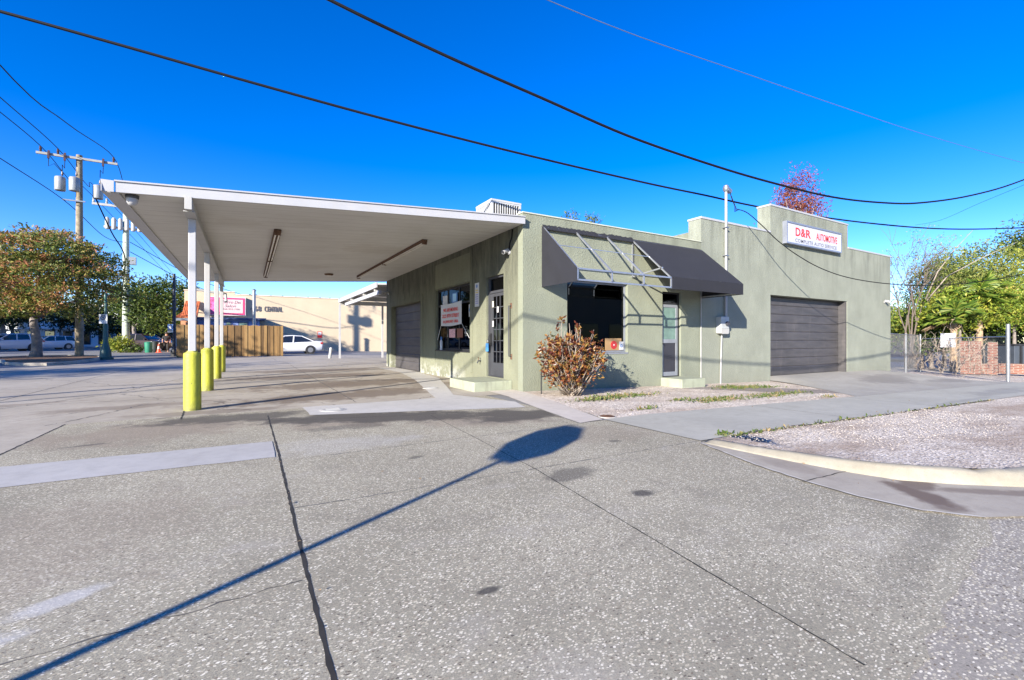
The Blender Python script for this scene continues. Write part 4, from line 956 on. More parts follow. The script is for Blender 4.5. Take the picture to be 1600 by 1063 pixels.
for k in range(7): MB().box(-0.0095, -0.0082, 2.14, 2.30, 2.02 + k * 0.055, 2.045 + k * 0.055).build('print_line', mat('print %d' % k, (0.25, 0.25, 0.45) if k < 5 else (0.6, 0.45, 0.1), 0.6), t)
MB().tube([(-0.0082, 2.22, 2.47), (-0.010, 2.22, 2.47)], 0.045, 14).build('seal', BLUEP, t)
for (y, z, l, m) in ((1.42, 2.02, 'yellowish paper sticker high on the grey security door', CREAM), (1.18, 1.88, 'small white sticker near the right edge of the security door glass', SIGNW), (1.42, 1.55, 'white paper sticker at eye height on the grey security door', SIGNW)):
    paper('door_sticker', l, 'sticker', y, y + 0.075, z - 0.13, z + 0.01, m, 0.055)
t = thing('combination_lock', 'blue key lock box hanging from the security door handle', 'lock', (-0.02, 1.60, 1.0))
MB().box(-0.045, 0.0, 1.565, 1.665, 0.82, 1.02).build('body', PADLK, t, bevel=0.012)
MB().tube([(-0.02, 1.585, 1.02), (-0.02, 1.585, 1.09), (-0.02, 1.615, 1.115), (-0.02, 1.645, 1.09), (-0.02, 1.645, 1.02)], 0.008, 6).build('shackle', GALV, t, smooth=True)
t = thing('grab_bar', 'rusty vertical grab bar on the wall right of the security door', 'grab bar', (-0.06, 0.48, 0.7))
MB().tube([(-0.004, 0.50, 1.86), (-0.06, 0.50, 1.85), (-0.06, 0.49, 0.74), (-0.004, 0.49, 0.73)], 0.016, 8).build('bar', GREYMETAL, t, smooth='auto')
MB().box(-0.006, -0.001, 0.46, 0.54, 1.80, 1.92).build('flange', RUST, t); MB().box(-0.006, -0.001, 0.45, 0.53, 0.67, 0.79).build('flange', RUST, t)
t = thing('hose_tap', 'old brass hose tap low on the wall left of the doorstep', 'tap', (-0.05, 2.0, 0.55))
mb = MB(); mb.tube([(-0.002, 2.0, 0.58), (-0.08, 2.0, 0.58), (-0.10, 2.0, 0.52)], 0.018, 8); mb.build('spout', GREYMETAL, t, smooth='auto')
MB().tube([(-0.07, 2.0, 0.60), (-0.07, 2.0, 0.66), (-0.07, 2.0, 0.67)], [0.01, 0.01, 0.035], 10).build('handle', RUST, t)
# behind the front window: cardboard with stickers
paper_ = tag(MB().box(2.38, 2.90, 0.088, 0.098, 0.85, 1.14).build('cardboard_sheet', CARDB), 'brown cardboard sheet propped in the lower right of the front window', 'cardboard')
t = thing('round_sticker', 'red round sticker on the cardboard in the front window', 'sticker', (2.66, 0.085, 0.98))
MB().tube([(2.65, 0.087, 0.98), (2.65, 0.083, 0.98)], 0.10, 20).build('disc', STOPRED, t); MB().tube([(2.65, 0.0825, 0.98), (2.65, 0.081, 0.98)], 0.085, 20).build('inner_ring', mat('dull red', (0.35, 0.03, 0.03), 0.5), t)
MB().tube([(2.65, 0.0805, 0.98), (2.65, 0.079, 0.98)], 0.02, 12).build('dot', SIGNW, t)
t = thing('square_sticker', 'white square sticker with a blue ring in the front window corner', 'sticker', (2.88, 0.08, 0.96))
MB().box(2.82, 2.96, 0.076, 0.083, 0.86, 1.06).build('card', SIGNW, t); MB().tube([(2.89, 0.0755, 0.96), (2.89, 0.0735, 0.96)], 0.04, 16).build('ring', BLUEP, t); MB().tube([(2.89, 0.073, 0.96), (2.89, 0.0715, 0.96)], 0.022, 12).build('centre', SIGNW, t)

# ------------------------------------------------------------------ croton bush and weeds by the front wall
bx, by = 0.54, -0.98
t = thing('croton_bush', 'orange and maroon croton bush with bare twigs against the front wall', 'bush', (bx, by, 0))
st = MB(); lf = MB()
for i in range(110):
    a = R.uniform(0, 6.28); sp = 0.72 * math.sqrt(R.uniform(0.02, 1)); h = R.uniform(0.75, 1.62) * (1 - 0.42 * (sp / 0.72) ** 2)
    p0 = Vector((bx + R.uniform(-.13, .13), by + R.uniform(-.12, .12), -0.02)); p3 = Vector((bx + math.cos(a) * sp, by + math.sin(a) * sp * 0.8, h))
    p1 = p0.lerp(p3, 0.35) + Vector((math.cos(a), math.sin(a), -0.4)) * 0.06; p2 = p0.lerp(p3, 0.7) + rnd_dir() * 0.03
    st.tube([p0, p1, p2, p3], [0.012, 0.010, 0.0075, 0.004], 5)
    tips = [(p3, 1.0)]
    for k in range(5):
        q0 = p0.lerp(p3, R.uniform(0.3, 0.9)); q1 = q0 + Vector((R.uniform(-.16, .16), R.uniform(-.16, .16), R.uniform(0.05, 0.22)))
        st.tube([q0, q1], [0.006, 0.003], 4); tips.append((q1, 0.8))
    bare = h > 1.05 and R.random() < 0.55
    for q, s_ in tips:
        if bare and R.random() < 0.85 or R.random() < 0.12: continue
        for k in range(9):
            d = rnd_dir(0.35); leaf(lf, q + Vector((0, 0, R.uniform(-.08, .02))), d, R.uniform(0.055, 0.12), 0.5, 0.35)
for i in range(560):
    a = R.uniform(0, 6.28); z = R.uniform(0.16, 1.1); r_ = 0.70 * math.sqrt(R.random()) * math.sin(min(1, (z + .12) / 0.6) * PI / 2); d = Vector((math.cos(a), math.sin(a), 0.3))
    leaf(lf, Vector((bx + math.cos(a) * r_, by + math.sin(a) * r_ * 0.8, z)), d + rnd_dir() * 0.8, R.uniform(0.05, 0.10), 0.45, 0.35)
st.build('stems', TWIG, t, smooth=True, fix=False); lf.build('foliage', LEAF_CRO, t, fix=False)
t = thing('pipe_stand', 'thin dark bent pipe stand left of the croton bush', 'pipe', (0.22, -0.55, 0))
MB().tube([(0.10, -0.55, -0.05), (0.10, -0.55, 0.50), (0.13, -0.55, 0.53), (0.38, -0.5, 0.53)], 0.012, 6).build('upright', DKMETAL, t); MB().tube([(0.10, -0.55, 0.36), (0.38, -0.5, 0.36)], 0.012, 6).build('crossbar', DKMETAL, t)
wd = MB()
def weeds(cx, cy, rx, ry, n, rot=0.0, hh=0.05):
    for i in range(int(n * 0.7) if n > 1 else n):
        a, b = R.gauss(0, 0.6) * rx, R.gauss(0, 0.6) * ry; x = cx + a * math.cos(rot) - b * math.sin(rot); y = cy + a * math.sin(rot) + b * math.cos(rot)
        if y > -0.06: continue
        leaf(wd, Vector((x, y, gz(x) + R.uniform(0.008, 0.02))), rnd_dir(0.35), R.uniform(0.02, 0.075), 0.5)
for c in ((980, 622, 0.8, 0.22, 900), (930, 630, 0.5, 0.16, 400), (1120, 626, 0.7, 0.18, 700), (1160, 603, 0.8, 0.25, 800), (1210, 615, 1.3, 0.22, 800), (1195, 601, 0.4, 0.2, 300), (1140, 602, 0.6, 0.2, 400), (1295, 617, 0.25, 0.08, 70), (1064, 628, 0.3, 0.1, 120), (1130, 689, 0.10, 0.05, 90), (1010, 645, 0.3, 0.05, 80)):
    g_ = gnd(c[0], c[1], -0.06); weeds(g_[0], g_[1], c[2], c[3], c[4], 0.1)
for i in range(260):
    u = R.random(); weeds(-0.25 + 9 * u * u, -5.04, 0.08, 0.03, 1)
tag(wd.build('weed_patches', WEED, fix=False), 'low green weeds and dry grass straggling over the gravel beds', 'weeds', kind='stuff')
lt = MB()
for i in range(70):
    x, y = R.choice([(R.uniform(-7, -1.2), R.uniform(-6.9, -0.4)), (R.uniform(0, 8), R.uniform(-4.9, -3.5)), (-4.82 + R.gauss(0, .02), R.uniform(-6.6, -3.6)), (R.uniform(-1.2, -0.3), R.uniform(-7, -5.5))])
    leaf(lt, Vector((x, y, gz(x) + 0.018)), Vector((R.uniform(-1, 1), R.uniform(-1, 1), 0.12)), R.uniform(0.010, 0.028), 0.6, 0.4)
tag(lt.build('leaf_litter', LEAF_DEAD, fix=False), 'tiny brown fallen leaves and specks of debris scattered on the paving', 'litter', kind='stuff')

# ------------------------------------------------------------------ overhead cables
def cable(name, label, pts, r, group=None, sub=6):
    P_ = [Vector(p) for p in pts]; out = []
    for i in range(len(P_) - 1):     # Catmull-Rom so the sag is smooth
        p0, p1, p2, p3 = P_[max(i - 1, 0)], P_[i], P_[i + 1], P_[min(i + 2, len(P_) - 1)]
        for k in range(sub):
            t = k / sub; out.append(0.5 * ((2 * p1) + (p2 - p0) * t + (2 * p0 - 5 * p1 + 4 * p2 - p3) * t * t + (3 * p1 - p0 - 3 * p2 + p3) * t ** 3))
    out.append(P_[-1])
    return tag(MB().tube(out, r, 8).build(name, CABLE, smooth=True, fix=False), label, 'cable', group)
GREYWIRE = mat('weathered grey wire', (0.10, 0.12, 0.15), 0.6)
def pixcable(name, label, pl, d0, d1, r, group=None):
    x0, x1 = pl[0][0], pl[-1][0]
    return cable(name, label, [at(x, y, 1 / (1 / d0 + (1 / d1 - 1 / d0) * (x - x0) / (x1 - x0))) for x, y in pl], r, group)
GC = 'overhead cables crossing the sky above the shop'
pixcable('overhead_cable', 'thick black cable slanting from the upper left across the roofline to the far right', [(-120, -13), (0, 18), (200, 74), (400, 131), (600, 186), (800, 237), (1000, 284), (1100, 305), (1200, 326), (1350, 348), (1480, 358), (1600, 356), (1700, 350)], 7.4, 25, 0.028, GC)
pixcable('overhead_cable', 'thick black bundled cable sagging lowest over the red tree on the right', [(420, -48), (515, 0), (600, 42), (720, 98), (850, 155), (980, 212), (1100, 254), (1200, 284), (1300, 308), (1380, 317), (1440, 317), (1520, 305), (1600, 281), (1720, 230)], 8.4, 24, 0.032, GC)
pixcable('overhead_cable', 'thin grey cable highest in the right half of the sky', [(760, -45), (855, 0), (1000, 58), (1150, 110), (1300, 162), (1450, 212), (1600, 255), (1720, 286)], 9, 26, 0.008, GC).data.materials[0] = GREYWIRE
pixcable('overhead_cable', 'fine dark strand dropping behind the roofline on the far right sky', [(1430, 352), (1470, 344), (1530, 318), (1610, 285)], 40, 24, 0.010, GC)
# service drop from the mast, out over the pavement to the right
pixcable('service_drop_cable', 'black service cable sagging from the mast across the garage wall', [(1152, 327), (1168, 333), (1190, 352), (1215, 376), (1246, 399), (1284, 420), (1330, 435), (1392, 444), (1460, 446), (1560, 436), (1680, 410)], 12.95, 15.2, 0.013)
# street cable above the lens, seen through its shadow on the walls
cable('street_cable', 'black street cable running above the sidewalk edge, its shadow lying on the wall', [(-30, -7, 8.6), (-11.9, -7, 6.22), (-8.5, -7, 5.46), (-5, -7, 5.05), (0, -7, 4.9), (8, -7, 5.4), (24, -7, 7.6)], 0.03)

# ------------------------------------------------------------------ street poles on the left
def upole(label, base, h, r, m, arm_z, arm_w, group='utility poles along the street'):
    x, y = base
    t = thing('utility_pole', label, 'utility pole', (x, y, 0), group)
    MB().tube([(x, y, -0.2), (x, y, h * 0.5), (x, y, h)], [r, r * 0.86, r * 0.72], 14).build('pole', m, t, smooth='auto')
    return t
x1, y1 = gnd(124, 558); d1 = 1.1 * F / 26.5
h1 = H + (531.5 - 243) / F * d1
p1 = upole('weathered timber pole with three grey transformers behind the orange-leaved tree', (x1, y1), h1, 0.22, POLEW, 0, 0)
az = H + (531.5 - 250) / F * d1 
mb = MB(); mb.box(x1 - 1.95, x1 + 1.95, y1 - 0.30, y1 - 0.18, az - 0.06, az + 0.08); mb.build('crossarm', mat('pale crossarm', (0.27, 0.265, 0.25), 0.8), p1)
ins = (-1.75, -0.95, 1.75)
for k in ins:
    MB().lathe((x1 + k, y1 - 0.24, az + 0.08), [(0.03, 0), (0.07, 0.06), (0.05, 0.12), (0.08, 0.17), (0.05, 0.24), (0.07, 0.3), (0.03, 0.36)], 10).build('insulator', CERAM, p1)
for k in (-1.35, -0.6, 1.25):
    mb = MB(); mb.obox((x1 + k, y1 - 0.36, az - 0.05), Vector((0.05, 0, 0)), Vector((0, 0.05, 0)), Vector((0, 0.04, 0.26))); mb.build('fuse_cutout', CERAM, p1)
tz = H + (531.5 - 306) / F * d1
for (dx, dy) in ((-0.85, -0.25), (-0.10, -0.56), (0.95, -0.15)):
    c = (x1 + dx, y1 + dy, tz + (0.12 if dx < 0 else -0.1)); g_ = MB().lathe(c, [(0.25, 0), (0.27, 0.04), (0.27, 0.80), (0.24, 0.86), (0.1, 0.92)], 16).build('transformer', TRANSF, p1, smooth='auto')
    MB().lathe((c[0] + 0.1, c[1], c[2] + 0.96), [(0.04, 0), (0.06, 0.1), (0.03, 0.28)], 8).build('bushing', CERAM, g_)
for k, (dx, dy) in ((-1.35, (-0.85, -0.25)), (-0.6, (-0.85, -0.25)), (1.25, (0.95, -0.15))):
    MB().tube([(x1 + k, y1 - 0.36, az - 0.3), (x1 + k * 1.0, y1 - 0.4, az - 0.8), (x1 + (k + dx) / 2, y1 - .35, tz + 1.75), (x1 + dx + 0.1, y1 + dy, tz + 1.3)], 0.02, 5).build('jumper_wire', CABLE, p1)
mb = MB(); mb.box(x1 - 0.75, x1 + 0.35, y1 - 0.28, y1 - 0.2, H + (531.5 - 316) / F * d1 - 0.04, H + (531.5 - 316) / F * d1 + 0.04); mb.build('lower_bracket', GALV, p1)
x2, y2 = gnd(197, 550); d2 = 1.1 * F / 18.5; h2 = H + (531.5 - 326) / F * d2
p2 = upole('pale concrete utility pole with a rack of white cans beyond the timber one', (x2, y2), h2, 0.30, POLEC, 0, 0)
az2 = h2 - 0.35
MB().box(x2 - 2.3, x2 + 0.6, y2 - 0.42, y2 - 0.26, az2 + 0.3, az2 + 0.5).build('crossarm', WHITE2, p2)
for k in (-2.2, -1.3, 0.5): MB().lathe((x2 + k, y2 - 0.34, az2 + 0.5), [(0.05, 0), (0.1, 0.1), (0.06, 0.3), (0.09, 0.4), (0.03, 0.5)], 8).build('insulator', WHITE2, p2)
rz = H + (531.5 - 353) / F * d2
rk = MB().box(x2 - 1.5, x2 + 1.25, y2 - 0.42, y2 - 0.28, rz - 0.42, rz - 0.22).build('can_rack', WHITE2, p2)
for k in range(6): MB().lathe((x2 - 1.25 + k * 0.46, y2 - 0.42, rz - 0.55), [(0.10, 0), (0.16, 0.05), (0.17, 0.95), (0.08, 1.1)], 10).build('can', WHITE2, p2, smooth='auto')
MB().box(x2 + 0.25, x2 + 0.75, y2 - 0.3, y2 + 0.1, rz - 3.6, rz - 2.9).build('junction_box', TRANSF, p2)
GW = 'power lines along the left street'
for k, nm in zip(ins, ('leftmost', 'middle', 'rightmost')):
    x = x1 + k; lo_ = 2.1 if nm == 'rightmost' else 0.3
    cable('power_line', nm + ' of the three high power lines meeting the timber pole crossarm', [(x + .3, -8, az + .4 - lo_ * .9), (x + .1, 13.8, az + .1 - lo_), (x, 22, az + .2 - lo_ * .6), (x, y1 - 0.24, az + 0.44), (x * 0.5 + (x2 + (-2.2, -1.3, 0.5)[ins.index(k)]) * 0.5, (y1 + y2) / 2, (az + az2) / 2 + 0.2), (x2 + (-2.2, -1.3, 0.5)[ins.index(k)], y2 - 0.34, az2 + 1.0), (x2 + k, y2 + 45, az2 - 1)], 0.022, GW)
zb3 = H + (531.5 - 316) / F * d1
cable('telephone_line', 'single low line reaching the timber pole below its transformers from the left', [(x1 - 0.6, 4, zb3 - 0.4), (x1 - 0.7, 18, zb3 - 0.5), (x1 - 0.72, y1 - 0.28, zb3), (x2, (y1 + y2) / 2, zb3 - 0.8), (x2, y2 - 0.3, rz - 1.6)], 0.022, GW)
cable('telephone_line', 'thick bundled line from the transformers sloping down toward the pale pole', [(x1 + 0.75, y1 - .1, tz + 0.1), (x1 + 1.2, y1 + 2, tz - 1.8), (x1 + 1.4, y1 + 5, tz - 3.2), (x2 + 0.4, y2 - 4, tz - 5.8), (x2 + 0.2, y2 - 0.3, tz - 6.2)], 0.04, GW)
for k, (zz, xx) in enumerate(((-1.5, 1.6), (-2.4, 0.9))):
    cable('telephone_line', ('upper' if k == 0 else 'lower') + ' dark line leaving the pale pole toward the tiled roof on the right', [(x2 + 0.3, y2, rz + zz), (x2 + 6, y2 + 9, rz + zz - 2.6), (x2 + 14, y2 + 22, rz + zz - 3.8)], 0.03, GW)

# decorative lamp post with parking sign
lx, ly = gnd(165, 562); dl = 1.1 * F / 30.5
t = thing('street_lamp', 'dark green fluted lamp post carrying a small white parking sign', 'street lamp', (lx, ly, 0))
MB().lathe((lx, ly, 0), [(0.36, 0), (0.36, 0.10), (0.27, 0.14), (0.25, 0.45), (0.17, 0.75), (0.125, 0.95), (0.12, 1.9), (0.10, 2.0)], 12).build('base', LAMPG, t, smooth='auto')
MB().lathe((lx, ly, 0), [(0.075, 2.0), (0.055, 3.2), (0.09, 3.24), (0.05, 3.35)], 10).build('shaft', LAMPG, t, smooth='auto')
MB().lathe((lx, ly, 0), [(0.05, 3.35), (0.07, 3.45), (0.08, 3.6), (0.05, 3.7), (0.02, 3.78)], 12).build('lantern', LAMPG, t, smooth='auto')
pt = thing('parking_sign', 'small white parking sign with a barred circle strapped to the green lamp post', 'sign', (lx, ly - 0.14, 2.0))
rx_, ry_ = CY_, -SY_
def facing(c, w, h, z0, m, name, parent, off, th=0.012):
    nrm = Vector((-SY_, -CY_, 0)); rg = Vector((rx_, ry_, 0)); cc = Vector((c[0], c[1], z0 + h / 2)) + nrm * off
    return MB().obox(cc, rg * (w / 2), nrm * (th / 2), Vector((0, 0, h / 2))).build(name, m, parent)
def ringon(c, z, r0, r1, m, name, parent, off, bar=True):
    nrm = Vector((-SY_, -CY_, 0)); rg = Vector((rx_, ry_, 0)); cc = Vector((c[0], c[1], z)) + nrm * off; mb = MB(); n = 20
    vs = []
    for i in range(n):
        a = 2 * PI * i / n
        for rr in (r0, r1): vs.append(cc + rg * math.cos(a) * rr + Vector((0, 0, math.sin(a) * rr)))
    mb.add(vs, [(2 * i, 2 * i + 1, (2 * i + 3) % (2 * n), (2 * i + 2) % (2 * n)) for i in range(n)])
    if bar: mb.obox(cc, (rg + Vector((0, 0, -1))).normalized() * r0, (rg + Vector((0, 0, 1))).normalized() * (r1 - r0) * 0.5, nrm * 0.001)
    return mb.build(name, m, parent)
facing((lx, ly), 0.46, 0.52, 2.02, SIGNW, 'plate', pt, 0.15)
ringon((lx, ly), 2.36, 0.095, 0.16, SIGNBLK, 'symbol', pt, 0.160)
ctext('P', Vector((lx, ly, 2.36)) + Vector((-SY_, -CY_, 0)) * 0.159, (rx_, ry_, 0), (0, 0, 1), 0.10, 0.15, SIGNBLK, 'lettering', pt, 0.002)
# dark pole and blue sign near the fence
bx0, by0_ = gnd(272, 557)
t = thing('dark_post', 'tall slim dark steel post standing left of the wooden fence', 'post', (bx0, by0_, 0))
hh = H + (531.5 - 428) / F * (1.1 * F / 25.5)
MB().tube([(bx0, by0_, -0.1), (bx0, by0_, hh * 0.55), (bx0, by0_, hh)], [0.11, 0.10, 0.085], 10).build('shaft', mat('navy black steel', (0.012, 0.016, 0.03), 0.5), t, smooth='auto')
MB().lathe((bx0, by0_, 0), [(0.2, 0), (0.2, 0.3), (0.13, 0.5)], 12).build('base', DKMETAL, t)
t = thing('blue_sign', 'small blue and white street sign on the dark post by the fence', 'sign', (bx0, by0_ - 0.1, 1.7))
nrm = Vector((-SY_, -CY_, 0)); cc = Vector((bx0 - 0.12, by0_, 0))
facing((cc.x, cc.y), 0.36, 0.42, 1.75, BLUEP, 'plate', t, 0.13); facing((cc.x, cc.y), 0.36, 0.12, 1.6, SIGNW, 'strip', t, 0.13); facing((cc.x, cc.y), 0.2, 0.2, 1.86, SIGNW, 'symbol', t, 0.14, 0.004)

# ------------------------------------------------------------------ trees of the left street
def blob(px, py, d, rw, rh, rd=None):
    p = at(px, py, d); return (p.x, p.y, p.z, rw, rd or rw, rh)
tx, ty = gnd(55, 560); td = 1.1 * F / 28.5
tree('almond_tree', 'large spreading almond tree with orange and green leaves on the mulched island', (tx, ty, 0), 2.6,
     [blob(45, 375, td, 2.6, 0.7), blob(85, 395, td - .5, 3.0, 0.8), blob(5, 410, td - 1, 2.8, 0.8), blob(120, 415, td, 2.8, 0.7), blob(150, 440, td, 2.3, 0.7), blob(178, 462, td + .5, 1.2, 0.4), blob(60, 430, td - 1.5, 3.2, 0.8), blob(20, 452, td - 1.8, 2.2, 0.8), blob(95, 460, td - 1.5, 2.4, 0.7), blob(-50, 430, td, 2.5, 1.8), blob(40, 488, td - 1.6, 1.3, 0.6), blob(112, 487, td - 1.2, 1.3, 0.6), blob(70, 395, td + 2, 3.0, 1.6), blob(150, 470, td - .6, 1.5, 0.5), blob(5, 478, td - 2.2, 1.7, 0.7), blob(-25, 495, td - 2, 1.6, 0.7), blob(62, 478, td - 2.2, 1.4, 0.5)],
     340, 95, 0.20, 0.62, LEAF_ALM, 0.27, nb=14, flat=0.28)
ISL = [(-15.5, 24.1), (-14.3, 20.6), (-13.2, 18.9), (-12.5, 18.8), (-12.0, 20.2), (-12.0, 23.5), (-12.4, 26.5), (-13.4, 30.6), (-15.2, 32.2), (-17.0, 31.6), (-17.6, 29.4), (-16.8, 26.4)]
sheet('mulch_island', wobble(ISL, 0.03, 0.4), 0.09, SOIL)
mb = MB(); secs = []; ic = (sum(p[0] for p in ISL) / 12, sum(p[1] for p in ISL) / 12)
for p in ISL + ISL[:1]:
    dx, dy = p[0] - ic[0], p[1] - ic[1]; L = math.hypot(dx, dy); secs.append([(p[0] + dx / L * o, p[1] + dy / L * o, z) for o, z in ((-.02, 0), (-.02, 0.13), (0.15, 0.12), (0.18, 0))])
mb.loft(secs, cap=False); struct(mb.build('island_curb', SLAB))
sx, sy = gnd(95, 543); 
tree('street_tree', 'small dark street tree with a forked trunk before the white building', (sx, sy, 0), 2.9, [blob(92, 500, 60, 2.6, 1.5), blob(75, 490, 60, 2.0, 1.4), blob(120, 492, 61, 2.0, 1.3)], 90, 26, 0.34, 0.8, LEAF_DRK, 0.22, 'trees along the left street')
g3 = gnd(210, 546.5)
tree('street_tree', 'bright green street tree beside the parked dark car', (g3[0], g3[1], 0), 2.8, [blob(225, 470, 44, 2.6, 2.0), blob(262, 462, 45, 2.3, 1.9), blob(245, 500, 43, 2.2, 1.1), blob(205, 490, 43, 1.5, 1.2)], 230, 34, 0.30, 0.8, LEAF_GRN, 0.25, 'trees along the left street')
for (px, py, d, rw, rh, lab) in ((5, 465, 50, 3.2, 3.0, 'dark shaded tree at the left edge behind the orange-leaved tree'), (170, 485, 62, 4.5, 3.6, 'dense dark tree behind the green lamp post'), (262, 490, 70, 5.5, 4.5, 'dense dark tree behind the green street tree near the tiled roof'), (215, 505, 80, 5.0, 3.6, 'dark far tree between the pale pole and the parked dark car'), (20, 480, 80, 6.0, 4.5, 'far dark tree behind the white parked cars')):
    p = at(px, py, d); tree('street_tree', lab, (p.x, p.y, 0), max(1.5, p.z - rh * 0.8), [(p.x, p.y, p.z, rw, rw, rh), (p.x + rw * .5, p.y, p.z - rh * .3, rw * .7, rw * .7, rh * .7), (p.x - rw * .5, p.y + 1, p.z - rh * .2, rw * .7, rw * .7, rh * .7)], 260, 30, 0.40, 1.0, LEAF_DRK, 0.3, 'trees along the left street')
g4 = at(186, 536, 40)
def shrub(label, c, rx, rz_, n, size, lm, name='shrub', group=None):
    t = thing(name, label, 'shrub', (c[0], c[1], c[2] if len(c) > 2 else 0), group); z0 = c[2] if len(c) > 2 else 0
    cm, cl = crown([(c[0], c[1], z0 + rz_ * 0.9, rx, rx, rz_)], n, 22, size, 0.3)
    st = MB()
    for q in R.sample(cl, min(10, len(cl))): st.tube([(c[0], c[1], z0 - 0.05), q], [0.02, 0.006], 4)
    st.build('stems', TWIG, t); cm.build('foliage', lm, t, fix=False); return t
shrub('lime green shrub at the foot of the pale concrete pole', (g4.x, g4.y, 0), 1.0, 0.75, 60, 0.22, LEAF_LIM)
g5 = at(207, 543, 40); shrub('low dark trailing plant right of the pale concrete pole foot', (g5.x, g5.y, 0), 0.7, 0.3, 26, 0.2, LEAF_GRN)

# ------------------------------------------------------------------ cars
def car(name, label, loc, rot, L, W, Ht, suv, paint, group=None):
    """local +x is the nose"""
    t = thing(name, label, 'car', (0, 0, 0), group)
    hl, hw = L / 2, W / 2; belt = Ht * (0.64 if suv else 0.62); zb = 0.22; hood = Ht * (0.60 if suv else 0.56)
    def sec(x, w, z0, z1, crown_=0.03):
        w0 = w
        return [(x, -w0 * .86, z0), (x, -w0 * .97, z0 + .12), (x, -w0, (z0 + z1) / 2), (x, -w0 * .97, z1 - .07), (x, -w0 * .88, z1), (x, 0, z1 + crown_), (x, w0 * .88, z1), (x, w0 * .97, z1 - .07), (x, w0, (z0 + z1) / 2), (x, w0 * .97, z0 + .12), (x, w0 * .86, z0)]
    deck = belt + (0.10 if not suv else 0.02)
    st = [(-hl, .80, zb + .22, deck - .18), (-hl + .08, .90, zb + .08, deck - .03), (-hl + .5, .98, zb, deck), (-hl * .45, 1, zb, belt + .04), (0, 1, zb, belt), (hl * .42, 1, zb, belt - .01), (hl * .62, .98, zb, hood), (hl - .25, .92, zb + .02, hood - .12), (hl - .06, .82, zb + .08, hood - .25), (hl, .70, zb + .14, hood - .33)]
    mb = MB(); mb.loft([sec(x, hw * w, z0, z1) for x, w, z0, z1 in st]); bd = mb.build('body', paint, t, smooth='auto')
    if suv: g = [(-hl + .12, .72, belt + .02), (-hl + .42, .74, Ht - .07), (-hl * .3, .78, Ht - .02), (hl * .12, .76, Ht - .05), (hl * .52, .74, belt + .02)]
    else: g = [(-hl + .55, .72, belt + .10), (-hl * .36, .70, Ht - .06), (-hl * .05, .72, Ht), (hl * .14, .70, Ht - .04), (hl * .56, .74, belt - .03)]
    mb = MB(); secs = []
    for x, w, z in g:
        k = max(0, (z - belt) / (Ht - belt)); secs.append([(x, -hw * (.90), belt - .05), (x, -hw * (.92 - .17 * k), max(z, belt) - .03), (x, -hw * .5, z), (x, hw * .5, z), (x, hw * (.92 - .17 * k), max(z, belt) - .03), (x, hw * .90, belt - .05)])
    mb.loft(secs); mb.build('windows', CARGLASS, t, smooth='auto')
    mb = MB(); rf = g[1:4] if not suv else g[1:4]; sc2 = []
    xs_ = [rf[0][0] - .05, rf[1][0], rf[2][0] + .1]
    for (x, w, z), xx in zip(rf, xs_): sc2.append([(xx, -hw * .77, z - .045), (xx, -hw * .70, z + .012), (xx, 0, z + .03), (xx, hw * .70, z + .012), (xx, hw * .77, z - .045)])
    mb.loft(sc2); mb.build('roof', paint, t, smooth='auto')
    mb = MB()
    for s_ in (-1, 1):
        for (xa, za, xb, zb_2) in ((g[0][0], belt + .02, rf[0][0], rf[0][2] - .03), (rf[2][0] + .08, rf[2][2] - .03, g[4][0], belt - .02), (-hl * .08, belt, -hl * .10, Ht - .05)) + (((-hl * .52, belt, -hl * .50, Ht - .06),) if suv else ()):
            ka = max(0, (za - belt) / (Ht - belt)); kb = max(0, (zb_2 - belt) / (Ht - belt))
            mb.bar((xa, s_ * hw * (.93 - .17 * ka), za), (xb, s_ * hw * (.93 - .17 * kb), zb_2), 0.075, 0.05)
    mb.build('pillars', paint, t)
    wr = Ht * 0.215
    for x in (-hl * .60, hl * .62):
        for s_ in (-1, 1):
            MB().tube([(x, s_ * hw * .80, wr), (x, s_ * hw * 1.004, wr)], wr * 1.17, 20).build('wheel_arch', BLACK, t)
            w_ = MB().tube([(x, s_ * hw * .78, wr), (x, s_ * hw * .98, wr), (x, s_ * hw * 1.02, wr)], [wr, wr, wr * .93], 20).build('wheel', BLACK, t, smooth='auto')
            mb = MB(); mb.tube([(x, s_ * hw * 1.021, wr), (x, s_ * hw * 1.028, wr)], wr * .62, 16)
            mb.build('rim', RIM, w_)
    for s_ in (-1, 1):
        MB().obox((-hl + .10, s_ * hw * .72, deck - .16), Vector((.09, 0, 0)), Vector((0, .20, 0)), Vector((0, 0, .07))).build('taillight', REDL, t)
        MB().obox((hl - .17, s_ * hw * .66, hood - .28), Vector((.12, -.03 * s_, 0)), Vector((0, .17, 0)), Vector((0, 0, .06))).build('headlight', CLEARL, t)
        MB().obox((hl * .40, s_ * hw * 1.03, belt + .06), Vector((.07, 0, 0)), Vector((0, .09, 0)), Vector((0, 0, .06))).build('mirror', paint, t)
        MB().obox((-hl * .1, s_ * hw * .995, belt - .14), Vector((.09, 0, 0)), Vector((0, .012, 0)), Vector((0, 0, .015))).build('handle', paint, t)
    MB().box(-hl - .01, -hl + .09, -hw * .66, hw * .66, zb + .10, zb + .24).build('bumper', BLACK, t); MB().box(hl - .10, hl + .008, -hw * .55, hw * .55, zb + .16, zb + .33).build('grille', BLACK, t)
    t.location = loc; t.rotation_euler = (0, 0, rot)
    return t
cr = at(505, 552, 36.5)
car('parked_car', 'white sedan parked tail outward before the beige wall beyond the wooden fence', (cr.x - 2.35, cr.y + 0.9, 0), PI, 4.7, 1.82, 1.47, False, CARW)
c1 = at(14, 547, 45); car('parked_car', 'white crossover at the far left edge of the street, nearest of the two', (c1.x, c1.y, 0), math.radians(-138), 4.7, 1.9, 1.75, True, CARW, 'white cars parked on the left street')
